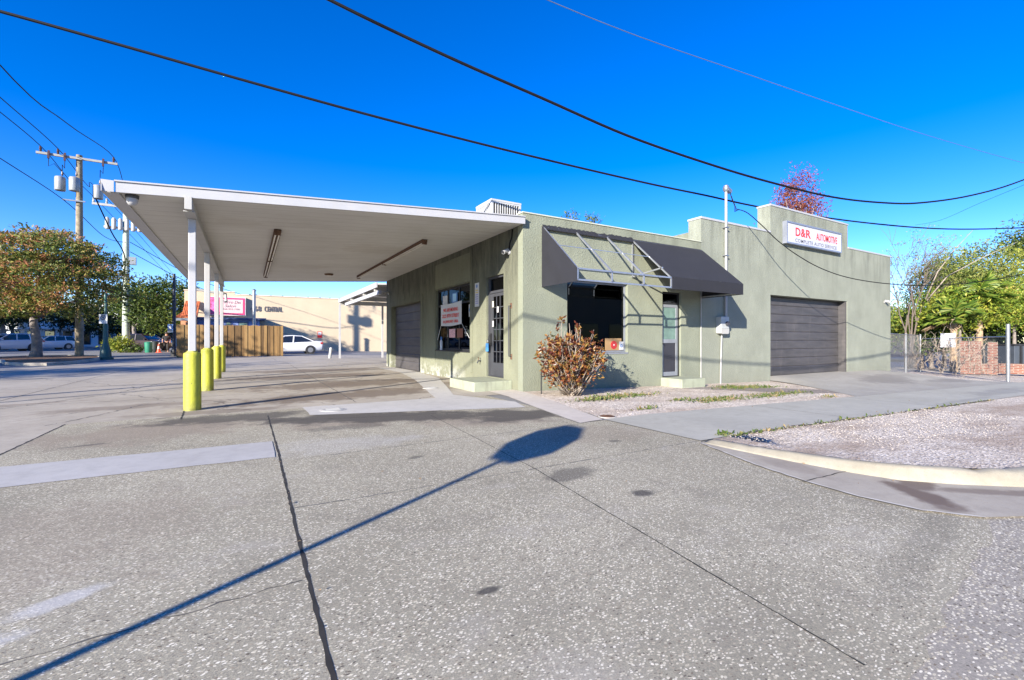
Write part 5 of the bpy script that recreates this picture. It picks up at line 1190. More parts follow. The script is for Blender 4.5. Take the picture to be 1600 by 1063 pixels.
c2 = at(76, 545, 52); car('parked_car', 'white hatchback parked behind the almond tree trunk', (c2.x, c2.y, 0), math.radians(-138), 4.5, 1.85, 1.6, True, CARW, 'white cars parked on the left street')
c3 = at(226, 545, 47); car('parked_car', 'dark maroon crossover parked behind the green bin under the street tree', (c3.x, c3.y, 0), math.radians(-35), 4.8, 1.95, 1.75, True, CARD)

# bins, cone, person
def bin_(px, py, d, h, r, m, label):
    p = at(px, py, d); t = thing('litter_bin', label, 'bin', (p.x, p.y, 0), 'bins beside the parked dark car')
    MB().lathe((p.x, p.y, 0), [(r * .8, 0.0), (r * .88, 0.05), (r, h * .86), (r * 1.06, h * .87), (r * 1.06, h * .92)], 16).build('barrel', m, t, smooth='auto'); MB().lathe((p.x, p.y, 0), [(r * 1.0, h * .921), (r * .7, h * .98), (r * .3, h)], 16).build('lid', m, t, smooth='auto')
bin_(232, 547, 40, 0.95, 0.29, BING, 'bright green slatted litter bin in front of the dark car')
bin_(242, 546, 41, 1.0, 0.3, BINB, 'dark grey bin between the green bin and the traffic cone')
p = at(248, 546.5, 40); t = thing('traffic_cone', 'orange traffic cone with a white band near the walking person', 'traffic cone', (p.x, p.y, 0))
MB().box(p.x - .2, p.x + .2, p.y - .2, p.y + .2, 0, 0.04).build('base', CONE, t); MB().lathe((p.x, p.y, 0), [(.15, .041), (.10, .32)], 14).build('cone', CONE, t, smooth='auto'); MB().lathe((p.x, p.y, 0), [(.10, .321), (.065, .55)], 14).build('band', SIGNW, t, smooth='auto'); MB().lathe((p.x, p.y, 0), [(.065, .551), (.03, .76)], 14).build('tip', CONE, t, smooth='auto')
def skin(name, verts, edges, radii, m, parent, root=0, sub=1):
    off = Vector(parent.get('_base', (0, 0, 0)))
    me = bpy.data.meshes.new(name); me.from_pydata([tuple(Vector(v)) for v in verts], edges, []); me.materials.append(m)
    o = bpy.data.objects.new(name, me); col.objects.link(o); o.parent = parent
    md = o.modifiers.new('Skin', 'SKIN'); me.skin_vertices.new() if not me.skin_vertices else None
    for i, r in enumerate(radii): me.skin_vertices[0].data[i].radius = (r, r) if not isinstance(r, tuple) else r
    me.skin_vertices[0].data[root].use_root = True
    md.use_smooth_shade = True; s2 = o.modifiers.new('Sub', 'SUBSURF'); s2.levels = sub; s2.render_levels = sub
    return o
p = at(260, 547.5, 41); per = thing('person', 'person in dark shirt and trousers walking on the pavement beside the cone', 'person', (p.x, p.y, 0))
V_ = [(0, 0, .95), (0, 0, 1.15), (0, 0.01, 1.38), (0, 0, 1.50), (0, -.02, 1.62), (0, -.02, 1.74), (.10, 0, .88), (.12, -.14, .50), (.12, -.06, .08), (.12, -.22, .04), (-.10, 0, .88), (-.12, .10, .50), (-.12, .30, .10), (-.12, .16, .04), (.20, 0, 1.40), (.27, .06, 1.12), (.27, -.08, .90), (.27, -.12, .80), (-.20, 0, 1.40), (-.27, -.06, 1.12), (-.26, -.20, .93), (-.26, -.24, .84)]
E_ = [(0, 1), (1, 2), (2, 3), (3, 4), (4, 5), (0, 6), (6, 7), (7, 8), (8, 9), (0, 10), (10, 11), (11, 12), (12, 13), (2, 14), (14, 15), (15, 16), (16, 17), (2, 18), (18, 19), (19, 20), (20, 21)]
Rr = [.13, .12, .14, .06, .095, .085, .085, .058, .045, .04, .085, .058, .045, .04, .065, .045, .036, .035, .065, .045, .036, .035]
skin('body', V_, E_, Rr, SKIN, per)
skin('trousers', [(0, 0, .98), (.10, 0, .86), (.12, -.14, .50), (.12, -.07, .13), (-.10, 0, .86), (-.12, .10, .50), (-.12, .29, .14)], [(0, 1), (1, 2), (2, 3), (0, 4), (4, 5), (5, 6)], [.18, .14, .115, .10, .14, .115, .10], TROUS, per)
skin('shirt', [(0, 0, .96), (0, 0, 1.15), (0, .01, 1.38), (0, 0, 1.47), (.20, 0, 1.40), (.265, .05, 1.16), (-.20, 0, 1.40), (-.265, -.05, 1.16)], [(0, 1), (1, 2), (2, 3), (2, 4), (4, 5), (2, 6), (6, 7)], [.18, .17, .19, .09, .11, .085, .11, .085], SHIRT, per)
o_ = MB().lathe((p.x, p.y + .01, 0), [(.07, 1.60), (.115, 1.66), (.118, 1.74), (.085, 1.82), (.02, 1.845)], 14).build('hair', HAIR, per, smooth='auto')

# ------------------------------------------------------------------ buildings across the back
bw = thing('beige_building', 'long beige stucco building with flat parapet behind the wooden fence', 'building', (0, 43, 0))
WY = 43.0
xl_, _ = onv(288, 500, WY); xs_, _ = onv(367, 460, WY); zh = onv(430, 463.5, WY)[1]; zs = onv(340, 456, WY)[1]
mb = MB(); mb.box(xl_, xs_, WY, WY + 14, -0.3, zs); mb.box(xs_ + 0.002, 30, WY + 0.002, WY + 14, -0.3, zh); mb.build('wall', BEIGE, bw)
mb = MB(); mb.box(xl_ - .05, xs_, WY - .05, WY + .3, zs + 0.002, zs + .08); mb.box(xs_ + 0.06, 30, WY - .048, WY + .3, zh + 0.002, zh + .07); mb.build('coping', mat('beige coping', (0.6, 0.5, 0.38), 0.9), bw)
mb = MB()
for k in range(26):
    x = xs_ + 1 + k * 1.05 + R.uniform(-.3, .3); mb.box(x, x + R.uniform(.08, .2), WY, WY + 0.12, zh + 0.072, zh + .13)
mb.build('parapet_clips', DKMETAL, bw)
u0 = onv(391, 486, WY)[0]; u1 = onv(441, 486, WY)[0]; z0 = onv(410, 487, WY)[1]; hh_ = 0.52
for ch_, u_ in (('4', 0), ('6', .115), ('8', .23)): text_mesh(ch_, (u0 + (u1 - u0) * u_, WY - 0.03, z0), *XF, (u1 - u0) * 0.095, hh_, SIGNBLK, 'letter', bw, 0.03, 0, 0.01)
text_mesh('CENTRAL', (u0 + (u1 - u0) * 0.43, WY - 0.03, z0), *XF, (u1 - u0) * 0.57, hh_, SIGNBLK, 'lettering', bw, 0.03, 0, 0.01)
# pink salon sign
sa, sb = onv(326, 480, WY)[0], onv(384, 480, WY)[0]; zt3, zb3 = onv(355, 464.5, WY)[1], onv(355, 493.5, WY)[1]
t = thing('salon_sign', 'pink and red framed salon sign on the beige wall', 'sign', ((sa + sb) / 2, WY, zb3))
MB().box(sa, sb, WY - 0.35, WY - 0.01, zb3, zt3).build('cabinet', mat('sign cabinet pale', (0.55, 0.5, 0.48), 0.6), t)
MB().box(sa + .08, sb - .08, WY - 0.37, WY - 0.351, zb3 + .08, zt3 - .08).build('border', MAGENTA, t)
k_ = sa + (sb - sa) * 0.27
MB().box(k_ + 0.1, sb - .24, WY - 0.39, WY - 0.371, zb3 + .24, zt3 - .24).build('face', PINK, t)
MB().box(sa + .16, k_, WY - 0.39, WY - 0.371, zb3 + .16, zt3 - .16).build('picture', mat('magenta picture', (0.7, 0.12, 0.30), 0.5, var=0.7, scale=4), t)
fw_ = sb - .24 - k_ - .1; cx_ = (k_ + .1 + sb - .24) / 2; hz = zt3 - zb3
ctext('Pierro Dei', (cx_, WY - 0.391, zb3 + hz * 0.72), *XF, fw_ * 0.85, hz * 0.16, SIGNBLK, 'lettering', t, 0.01, 0.35)
ctext('Salon', (cx_ - .1, WY - 0.391, zb3 + hz * 0.52), *XF, fw_ * 0.5, hz * 0.15, SIGNBLK, 'lettering', t, 0.01, 0.35)
ctext('366-952-7700', (cx_, WY - 0.391, zb3 + hz * 0.34), *XF, fw_ * 0.75, hz * 0.09, SIGNBLK, 'lettering', t, 0.01)
t = thing('no_parking_sign', 'small red and white sign on the beige wall above the white sedan tail', 'sign', (onv(500, 522, WY)[0], WY, 2))
xa, xb = onv(496, 522, WY)[0], onv(503, 522, WY)[0]; za, zb = onv(500, 528, WY)[1], onv(500, 518, WY)[1]
MB().box(xa, xb, WY - .03, WY - .005, za, zb).build('plate', SIGNRED, t); MB().box(xa + .05, xb - .05, WY - .036, WY - .0305, (za + zb) / 2 - .05, zb - .06).build('panel', SIGNW, t)
# low flat-roofed outbuilding in front of it
OY = 41.2
oa, ob_ = onv(300, 510, OY)[0], onv(406, 510, OY)[0]; zr = onv(370, 498, OY)[1]
t = thing('outbuilding', 'low white flat-roofed outbuilding coloured shade blue behind the wooden fence', 'building', ((oa + ob_) / 2, OY, 0))
MB().box(oa, ob_, OY, OY + 1.75, -0.2, zr - 0.12).build('wall', SHADEBLUE, t)
MB().prism([(oa - .2, OY - .5, zr - .11), (ob_ + .45, OY - .5, zr - .11), (ob_ + .55, OY - .5, zr + .06), (oa - .2, OY - .5, zr + .06)], (0, 2.25, 0)).build('roof', NAVY, t)
for (pa, pb) in ((352, 362), (372, 388)):
    f = MB().box(onv(pa, 510, OY)[0], onv(pb, 510, OY)[0], OY - .05, OY - .002, zr - 1.35, zr - .3).build('window', NAVY, t); MB().box(onv(pa, 510, OY)[0] + .1, onv(pb, 510, OY)[0] - .1, OY - .06, OY - .051, zr - 1.25, zr - .4).build('pane', GREENPANE, f)
VY = 36.6; vx = onv(397, 480, VY)[0]; vt = onv(397, 455, VY)[1]
t = thing('vent_pipe', 'tall galvanised vent pipe standing in front of the painted wall number', 'vent pipe', (vx, VY, 0))
MB().tube([(vx, VY, -.1), (vx, VY, vt)], 0.13, 12).build('pipe', GALV, t, smooth='auto'); MB().lathe((vx, VY, vt), [(.17, .0), (.17, .08), (.05, .18)], 12).build('cowl', GALV, t)
# terracotta roofed house end
ta, tb = onv(277, 510, 41)[0], onv(308, 510, 41)[0]; ze = onv(290, 496, 40)[1]; zp = onv(292, 470, 42)[1]
t = thing('tiled_house', 'small house end with bright terracotta tiled roof beside the beige building', 'house', ((ta + tb) / 2, 41, 0))
MB().box(ta + .3, tb, 40.4, 42.98, -0.2, ze - .25).build('wall', mat('terracotta render', (0.50, 0.22, 0.12), 0.85), t)
mb = MB(); n = 13; ns = 8
for k in range(n):
    xa = ta - .1 + (tb - ta + .2) * k / n; w = (tb - ta + .2) / n
    hk = max(0.15, min(1, (k + 1) / 5.0))
    pa = Vector((xa + w / 2, 39.9, ze)); pb = Vector((xa + w / 2 + (0.5 if k < 4 else 0), 39.9 + 3.0 * hk, ze + (zp - ze) * hk)); mb.tube([pa, pa.lerp(pb, .5), pb], w * 0.56, 8)
mb.build('roof', TILE, t, smooth='auto')
MB().box(ta - .2, tb, 39.75, 39.9, ze - .3, ze - .08).build('gutter', ALUW, t)

# wooden fence enclosure
FY = gnd(442, 560.5)[1]; fxl = gnd(276, 561.5)[0]; fxr = gnd(442, 560.5)[0]
FY = 26.2; fxl = onv(276, 540, FY)[0]; fxr = onv(442, 540, FY)[0]; fzt = onv(360, 508.5, FY)[1]
t = thing('wooden_fence', 'tan wooden board fence enclosing the corner beyond the canopy posts', 'fence', ((fxl + fxr) / 2, FY, 0))
nb = 31; w = (fxr - fxl) / nb; mb = MB()
for k in range(nb):
    x = fxl + k * w; o = 0.03 * (k % 2); mb.box(x - .012 + (k % 2) * .02, x + w + .012 - (k % 2) * .02, FY - o, FY + .022 - o, 0.02 + R.uniform(0, .03), fzt + R.uniform(-.02, .02))
for k in range(16):
    y = FY + .05 + k * .19; mb.box(fxl, fxl + .022, y, y + .175, 0.02, fzt + R.uniform(-.02, .02))
mb.build('boards', WOOD, t)
mb = MB()
for z in (.35, 1.0, fzt - .3): MB().box(fxl + .03, fxr, FY + .023, FY + .06, z, z + .09).build('rail', WOOD, t)
for x in (fxl + .05, (fxl + fxr) / 2, fxr - .02): MB().box(x - .045 if x > fxl + 1 else x, x + .045, FY + .061, FY + .15, 0, fzt + .03).build('fence_post', WOOD, t)

# white rear carport
cp = thing('rear_carport', 'white carport roof on slim posts behind the shop', 'carport', (-0.3, 20.5, 0))
kx = -0.30; ky0, ky1 = 11.4, 20.6; kz = 3.36
def kzf(x): return kz + 0.04 * (x - kx)
mb = MB(); mb.add([(x, y, kzf(x) + d) for d in (0.10, 0.16) for y in (ky0, ky1) for x in (kx + .06, 8.5)], [(0, 2, 3, 1), (4, 5, 7, 6), (0, 1, 5, 4), (2, 6, 7, 3), (0, 4, 6, 2), (1, 3, 7, 5)]); mb.build('roof_deck', SOFFIT, cp)
MB().box(kx, kx + .05, ky0, ky1, kz - .02, kz + .20).build('fascia', WHITE, cp)
for y in (ky0 + .6, 14.2, 17.2, ky1 - .1): MB().box(kx + .06, 8.4, y - .07, y + .07, kz - .14, kz + .09).build('rafter', WHITE2, cp)
MB().box(kx + .1, kx + .22, ky0, ky1 - 1.5, kz - .30, kz - .142).build('beam', WHITE, cp)
for (x, y) in ((kx + .06, ky1 - .12), (8.0, ky1 - .12), (kx + 2.6, ky1 - .1)):
    MB().box(x - .05, x + .05, y - .05, y + .05, 0, kz - .142).build('post', WHITE, cp)
gb = (kx - 0.45, ky1 + .3)
t = thing('guard_post', 'short white leaning guard post at the foot of the carport post', 'bollard', (gb[0], gb[1], 0))
MB().tube([(gb[0], gb[1], 0), (gb[0] + .08, gb[1], .62)], .085, 12).build('post', WHITE2, t, smooth='auto'); MB().tube([(gb[0] + .08, gb[1], .621), (gb[0] + .085, gb[1], .66)], [.085, .04], 12).build('cap', WHITE2, t)

# white commercial buildings down the left street
def shopfront(name, label, cpx, d, w, h, dep, rot, m):
    p = at(cpx, 540, d); t = thing(name, label, 'building', (0, 0, 0))
    MB().box(-w / 2, w / 2, 0, dep, -.2, h).build('wall', m, t)
    MB().box(-w / 2 - .1, w / 2 + .1, -.1, dep + .1, h + .002, h + .25).build('coping', m, t)
    n = max(2, int(w / 3.2))
    for k in range(n):
        x = -w / 2 + (k + .5) * w / n; f = MB().box(x - .95, x + .95, -.06, -.004, .3, 2.7).build('window', NAVY, t); MB().box(x - .85, x + .85, -.075, -.061, .4, 2.6).build('pane', CARGLASS, f)
        if h > 6: f = MB().box(x - .7, x + .7, -.06, -.004, 4.2, 5.8).build('window', NAVY, t); MB().box(x - .6, x + .6, -.075, -.061, 4.3, 5.7).build('pane', CARGLASS, f)
    MB().box(-w / 2, w / 2, -1.0, -.08, 3.0, 3.15).build('shade_ledge', m, t)
    t.location = (p.x, p.y, 0); t.rotation_euler = (0, 0, rot); return t
shopfront('white_building', 'white two-storey building shaded at the end of the left street', 120, 78, 20, 7.0, 12, math.radians(-35), SHADEW)
shopfront('white_building', 'pale low shopfront behind the white parked cars on the left', 10, 84, 22, 5.5, 12, math.radians(-35), SHADEW)
shopfront('far_building', 'dull brick-coloured building half hidden behind the street trees', 225, 95, 22, 5.0, 12, math.radians(-35), mat('dull brown stucco', (0.25, 0.18, 0.14), 0.9))

# ------------------------------------------------------------------ right edge: chain-link, brick, garden
GZ = gz(18)
g0 = Vector((17.75, 0.15, GZ)); g1_ = at(1438, 578, 23.0); g1_.z = -0.42; g2_ = at(1575, 596, 16.0); g2_.z = -0.36
MESHW = mat('dull chain-link wire', (0.16, 0.165, 0.17), 0.6, 0.3)
def chain(name, label, a, b, h, parent_posts, mesh_n=0.085):
    t = thing(name, label, 'fence', tuple(a))
    a, b = Vector(a), Vector(b); d = b - a; L = d.length; dn = d.normalized(); mb = MB()
    n = int((L + h) / mesh_n); 
    for sgn in (1, -1):
        for i in range(n + 1):
            s0 = -h + i * mesh_n if sgn > 0 else i * mesh_n
            s1 = s0 + h * sgn
            lo, hi = sorted((max(0, min(L, s0)), max(0, min(L, s1))))
            if hi - lo < 0.03: continue
            def zat(s): return (s - s0) / (s1 - s0) * h
            p_, q_ = a + d * (lo / L) + Vector((0, 0, zat(lo) + .03)), a + d * (hi / L) + Vector((0, 0, zat(hi) + .03))
            mb.tube([p_, q_], 0.0026, 3, False)
    mb.build('wire_mesh', MESHW, t, fix=False)
    MB().tube([a + Vector((0, 0, h + .03)), b + Vector((0, 0, h + .03))], .02, 8).build('top_rail', GALV, t)
    for s_ in parent_posts:
        q_ = a.lerp(b, s_); MB().tube([q_ - Vector((0, 0, .2)), q_ + Vector((0, 0, h + .08))], .038 if s_ in (0, 1) else .03, 10).build('fence_post', GALV, t, smooth='auto')
    return t
chain('chain_link_gate', 'weathered chain-link gate between the shop corner and the steel post', g0, g1_, 1.72, (0, 0.5, 1))
cf = chain('chain_link_fence', 'chain-link fence in front of the brick ruins on the right', g1_ + Vector((.1, -.06, 0)), g2_, 1.55, (1,), 0.10)
MB().tube([g2_, g2_ + Vector((0, 0, 2.02))], .055, 12).build('end_post', GALV, cf, smooth='auto')
q_ = g1_.lerp(g2_, 0.27); fd_ = (g2_ - g1_).normalized(); fd_.z = 0; fn = Vector((-fd_.y, fd_.x, 0)); fn = -fn if fn.dot(Vector((-SY_, -CY_, 0))) < 0 else fn
wsx = at(1479.5, 532, 20.3)
t = thing('blank_sign', 'blank white square sign board hung on the chain-link fence', 'sign', tuple(wsx))
rg = Vector((rx_, ry_, 0)); nrm = Vector((-SY_, -CY_, 0))
MB().obox(wsx + nrm * .05, rg * .33, nrm * .008, Vector((0, 0, .31))).build('board', SIGNW, t)
for s_ in (-1, 1): MB().tube([wsx + rg * .28 * s_ + Vector((0, 0, .28)) + nrm * .05, wsx + rg * .28 * s_ + Vector((0, 0, .38)) - nrm * .08], .006, 5).build('wire_tie', GALV, t)
# brick walls
def bpost(mb, px0, px1, d, z0, z1, dep=.45):
    a, b = at(px0, 532, d), at(px1, 532, d); c = (a + b) / 2; dv = Vector((c.x - CAMX, c.y - CAMY, 0)).normalized(); pv = Vector((dv.y, -dv.x, 0)); w = abs((b - a).dot(pv)) / 2
    mb.obox((c.x, c.y, (z0 + z1) / 2), pv * w, dv * dep / 2, Vector((0, 0, (z1 - z0) / 2)))
t = thing('brick_ruin', 'crumbling red brick pillars joined by a low brick wall behind the fence', 'brick wall', tuple(at(1530, 588, 20.5)))
mb = MB(); bpost(mb, 1500, 1533, 20.8, -.45, 1.05); mb.build('pillar', BRICK, t)
mb = MB(); bpost(mb, 1543, 1559, 20.6, -.45, 1.0); mb.build('pillar', BRICK, t)
mb = MB(); bpost(mb, 1533.2, 1542.8, 20.7, -.45, .02, .3); bpost(mb, 1559.2, 1640, 20.5, -.45, .02, .3); mb.build('low_wall', BRICK, t)
t = thing('dumpster', 'dark grey steel dumpster behind the low brick wall at the right edge', 'dumpster', tuple(at(1590, 575, 22.5)))
c = at(1592, 555, 23.0); rg = Vector((rx_, ry_, 0)); fw2 = Vector((SY_, CY_, 0))
MB().obox((c.x, c.y, 0.2), rg * 1.0, fw2 * .7, Vector((0, 0, .62))).build('body', mat('dumpster paint', (0.05, 0.06, 0.075), 0.5), t, bevel=.02)
mb = MB()
for k in (-.7, -.2, .3, .8): MB().obox((c.x + rg.x * k - fw2.x * .72, c.y + rg.y * k - fw2.y * .72, .2), rg * .05, fw2 * .03, Vector((0, 0, .6))).build('rib', DKMETAL, t)
MB().obox((c.x, c.y, .86), rg * 1.03, fw2 * .74, Vector((0, 0, .035))).build('lid', BLACK, t)

def fan_palm(label, base, h, nf, fr, lm=LEAF_PALM, lean=(0, 0)):
    base = Vector(base); t = thing('fan_palm', label, 'palm', tuple(base), 'palms behind the chain-link fence')
    top = base + Vector((lean[0], lean[1], h)); tr = MB(); tr.tube([base - Vector((0, 0, .2)), base.lerp(top, .5) + Vector((.05, 0, 0)), top], [.17, .13, .14], 10)
    for k in range(26):
        a = R.uniform(0, 6.28); z = R.uniform(.35, 1.0); p_ = base.lerp(top, z); tr.tube([p_, p_ + Vector((math.cos(a) * .28, math.sin(a) * .28, .25))], [.035, .02], 4)
    tr.build('trunk', mat('palm boots', (0.34, 0.24, 0.15), 0.95, var=.35, scale=8), t, fix=False)
    mb = MB(); dead = MB()
    for k in range(nf):
        a = R.uniform(0, 6.28); el = R.uniform(-.5, 1.3); m_ = mb
        if el < -.25: m_ = dead
        d = Vector((math.cos(a) * math.cos(el), math.sin(a) * math.cos(el), math.sin(el))); L = fr * R.uniform(.7, 1.1)
        p_ = top + d * L * .9 - Vector((0, 0, .12 * L)); m_.tube([top, top + d * L * .5, p_], [.02, .015, .01], 4, False)
        sd = d.cross(Vector((0, 0, 1))).normalized(); up = sd.cross(d)
        nb_ = 22
        for j in range(nb_):
            th = (j / (nb_ - 1) - .5) * 4.2; dd = (d * math.cos(th) + sd * math.sin(th) + up * R.uniform(-.1, .12)).normalized(); e = p_ + dd * L * R.uniform(.72, .95); wv = dd.cross(up).normalized() * .030
            mid = p_ + dd * L * .45 + up * .03; tip = e - Vector((0, 0, .16 * L)); o = len(m_.v)
            m_.v += [tuple(p_), tuple(mid + wv), tuple(tip), tuple(mid - wv)]; m_.f += [(o, o + 1, o + 2), (o, o + 2, o + 3)]
    mb.build('fronds', lm, t, fix=False); dead.build('dead_fronds', LEAF_DEAD, t, fix=False)
    return t
def gp(px, d, z=-.45):
    p = at(px, 560, d); return (p.x, p.y, z)
fan_palm('fan palm with a shaggy brown trunk left of the brick pillar', gp(1490, 23.6), 2.7, 24, .8)
fan_palm('tallest fan palm with glossy fronds above the brick pillars', gp(1530, 24.2), 3.9, 30, .95)
fan_palm('fan palm with yellow-green fronds spilling past the right edge', gp(1580, 27), 3.2, 26, .85)
fan_palm('low fan palm with drooping fronds over the dumpster', gp(1625, 25.5), 2.3, 22, .8)
GG = 'shrubs and trees behind the chain-link fence'
def gtree(label, px, py, d, rw, rh, lm, size=.2, n=120, nl=30, cr=.5, name='garden_tree'):
    p = at(px, py, d); tree(name, label, (p.x, p.y, -.45), max(.6, p.z - rh + .6), [(p.x, p.y, p.z, rw, rw, rh), (p.x + rw * .5, p.y, p.z - rh * .3, rw * .7, rw * .7, rh * .75), (p.x - rw * .5, p.y + .4, p.z - rh * .35, rw * .7, rw * .7, rh * .7)], n, nl, size, cr, lm, .10, GG)
gtree('yellow-green tree over the chain-link gate', 1428, 505, 27, 1.5, 1.1, LEAF_LIM, n=90)
gtree('olive tree with dry brown tips above the white sign board', 1475, 440, 27, 1.7, 1.8, LEAF_OLV, n=300, nl=36, size=.14)
gtree('bushy olive tree left of the tall right-edge tree', 1530, 428, 28, 2.3, 1.9, LEAF_OLV, n=360, nl=36, size=.15)
gtree('lime tree filling the right edge behind the palms', 1580, 440, 29, 2.6, 2.2, LEAF_LIM, n=220)
gtree('dense dark green tree top rising at the right edge', 1606, 375, 31, 1.2, 1.6, LEAF_GRN, n=110)
gtree('broad sunlit yellow-green tree filling the middle of the hedge line', 1518, 478, 25, 2.2, 1.25, LEAF_GRN2, n=330, nl=40, size=.13, cr=.40)
gtree('olive green tree massed behind the gate beside the shop corner', 1440, 490, 26.5, 1.9, 1.2, LEAF_GRN2, n=280, nl=38, size=.12, cr=.42)
gtree('pale green tree spreading above the dumpster at the right edge', 1585, 475, 24.5, 1.7, 1.4, LEAF_GRN2, n=300, nl=40, size=.13, cr=.42)
gtree('low dark shrub mass at ground level behind the fence', 1455, 520, 26, 1.8, 1.1, LEAF_GRN, n=130)
gtree('dense green shrub behind the brick pillars', 1540, 505, 27, 2.8, 1.4, LEAF_DRK, n=190, size=.28)
gtree('yellowing shrub in the sun beside the fan palm trunks', 1500, 490, 24.5, 1.4, 0.9, LEAF_LIM, n=90)
# dry vines on the fence
vn = MB()
for i in range(170):
    s_ = R.uniform(0.0, 1.0); p_ = g1_.lerp(g2_, s_) + Vector((R.uniform(0, .5), R.uniform(.1, .9), R.uniform(.0, 1.3))); pts = [p_]
    for k in range(4): pts.append(pts[-1] + Vector((R.uniform(-.4, .4), R.uniform(-.15, .15), R.uniform(-.15, .35))))
    vn.tube(pts, [.012, .010, .008, .006, .003], 4, False)
tag(vn.build('dry_vines', TWIG, fix=False), 'tangle of dry brown vines growing along the chain-link fence', 'vines', kind='stuff')
# bare tree
t = thing('bare_tree', 'nearly leafless tree with thin upswept branches beside the shop corner', 'tree', gp(1415, 24.5)); tr = MB(); lf = MB()
b_ = Vector(gp(1415, 24.5))
def grow(p_, d, L, r, lev):
    q_ = p_ + d * L; tr.tube([p_, p_.lerp(q_, .5) + rnd_dir() * L * .04, q_], [r, r * .8, r * .6], 5, False)
    if lev == 0:
        if R.random() < .55:
            for k in range(18): leaf(lf, q_ + Vector((R.gauss(0, .22), R.gauss(0, .22), R.gauss(0, .05))), rnd_dir(), .10)
        return
    for k in range(R.choice((2, 3, 3))):
        nd = (d + rnd_dir() * .55 + Vector((.22, -.1, .22))).normalized(); grow(p_.lerp(q_, R.uniform(.55, 1)), nd, L * R.uniform(.62, .85), r * .6, lev - 1)
for k in range(3): grow(b_ + Vector((k * .25, 0, 0)), Vector((.02 + .14 * k, -.02, 1)).normalized(), 2.9, .06, 4)
tr.build('branches', mat('grey brown bark', (0.12, 0.095, 0.075), 0.95), t, fix=False, smooth=True); lf.build('foliage', LEAF_OLV, t, fix=False)
# long dead boughs arching out of the shrubs
t = thing('dead_bough', 'long pale dead bough leaning up across the green shrubs', 'branch', gp(1440, 25)); mb = MB()
for pl in (((1448, 470), (1480, 432), (1530, 405), (1590, 378)), ((1446, 468), (1465, 425), (1490, 392), (1520, 360))):
    mb.tube([at(x, y, 25 - .3 * i) for i, (x, y) in enumerate(pl)], [.04, .03, .022, .01], 6)
mb.build('limbs', TWIG, t, smooth=True)
# house behind the gate
p = at(1395, 540, 40); t = thing('neighbour_house', 'small reddish house glimpsed behind the gate past the shop corner', 'house', (p.x, p.y, -.4))
MB().box(p.x - .5, p.x + 8, p.y, p.y + 6, -.4, 3.0).build('wall', mat('salmon render', (0.50, 0.27, 0.2), .9), t); mb = MB(); mb.prism([(p.x - 1, p.y - .5, 3.002), (p.x - 1, p.y + 6.5, 3.002), (p.x - 1, p.y + 3, 4.6)], (9.4, 0, 0)); mb.build('roof', mat('grey shingles', (.4, .4, .4), .9), t)
f = MB().box(p.x + .8, p.x + 2, p.y - .06, p.y - .003, .6, 1.9).build('window', ALUW, t); MB().box(p.x + .9, p.x + 1.9, p.y - .075, p.y - .061, .7, 1.8).build('pane', CARGLASS, f)

# trees behind the roof
p = at(1248, 302, 34); tree('russet_tree', 'tall russet-leaved tree rising behind the stepped parapet', (p.x, p.y, -.4), 7.0, [(p.x, p.y, p.z - .6, 1.5, 1.5, 2.5), (p.x - 1.6, p.y, p.z - 1.6, 1.3, 1.3, 1.3), (p.x + 1.5, p.y, p.z - 1.0, 1.2, 1.2, 1.7), (p.x - 2.9, p.y, p.z - 2.6, .8, .8, .9)], 230, 24, 0.17, 0.5, LEAF_RED, .22, nb=34)
for (px, py, l, rw) in ((893, 342, 'small green treetop peeping over the low roof edge, left of two', .45), (924, 344, 'small green treetop peeping over the low roof edge, right of two', .32)):
    p = at(px, py, 30); tree('distant_tree', l, (p.x, p.y, -.1), p.z - 1.2, [(p.x, p.y, p.z - .35, rw * 1.3, rw * 1.3, .75)], 22, 20, .16, .35, LEAF_GRN, .12, 'treetops behind the low roof')

# ------------------------------------------------------------------ off-frame things whose shadows or reflections come into view
sb_ = Vector((-3.06, -4.6, 0)) - Vector((math.cos(SUN_AZ), math.sin(SUN_AZ), 0)) * (2.12 / math.tan(SUN_EL))
t = thing('stop_sign', 'red octagonal stop sign on a thin steel post at the street corner', 'stop sign', (sb_.x, sb_.y, 0))
MB().tube([(sb_.x, sb_.y, -.2), (sb_.x, sb_.y, 2.72)], .027, 10).build('post', GALV, t)
sp_ = Vector((-0.25, 0.97, 0)).normalized(); sn = Vector((sp_.y, -sp_.x, 0)); cc = Vector((sb_.x, sb_.y, 2.12 + .32)) - sn * .035
oct_ = [cc + sp_ * (.345 * math.cos(PI / 8 + k * PI / 4)) + Vector((0, 0, .345 * math.sin(PI / 8 + k * PI / 4))) for k in range(8)]
MB().prism(oct_, -sn * .006).build('plate', STOPRED, t)
oc2 = [cc - sn * .0065 + sp_ * (.33 * math.cos(PI / 8 + k * PI / 4)) + Vector((0, 0, .33 * math.sin(PI / 8 + k * PI / 4))) for k in range(8)]
oc3 = [cc - sn * .0065 + sp_ * (.31 * math.cos(PI / 8 + k * PI / 4)) + Vector((0, 0, .31 * math.sin(PI / 8 + k * PI / 4))) for k in range(8)]
mb = MB(); mb.add(oc2 + oc3, [(k, (k + 1) % 8, 8 + (k + 1) % 8, 8 + k) for k in range(8)]); mb.build('border', SIGNW, t)
ctext('STOP', cc - sn * .0065, -sp_, (0, 0, 1), .44, .20, SIGNW, 'lettering', t, .003, 0, .02)
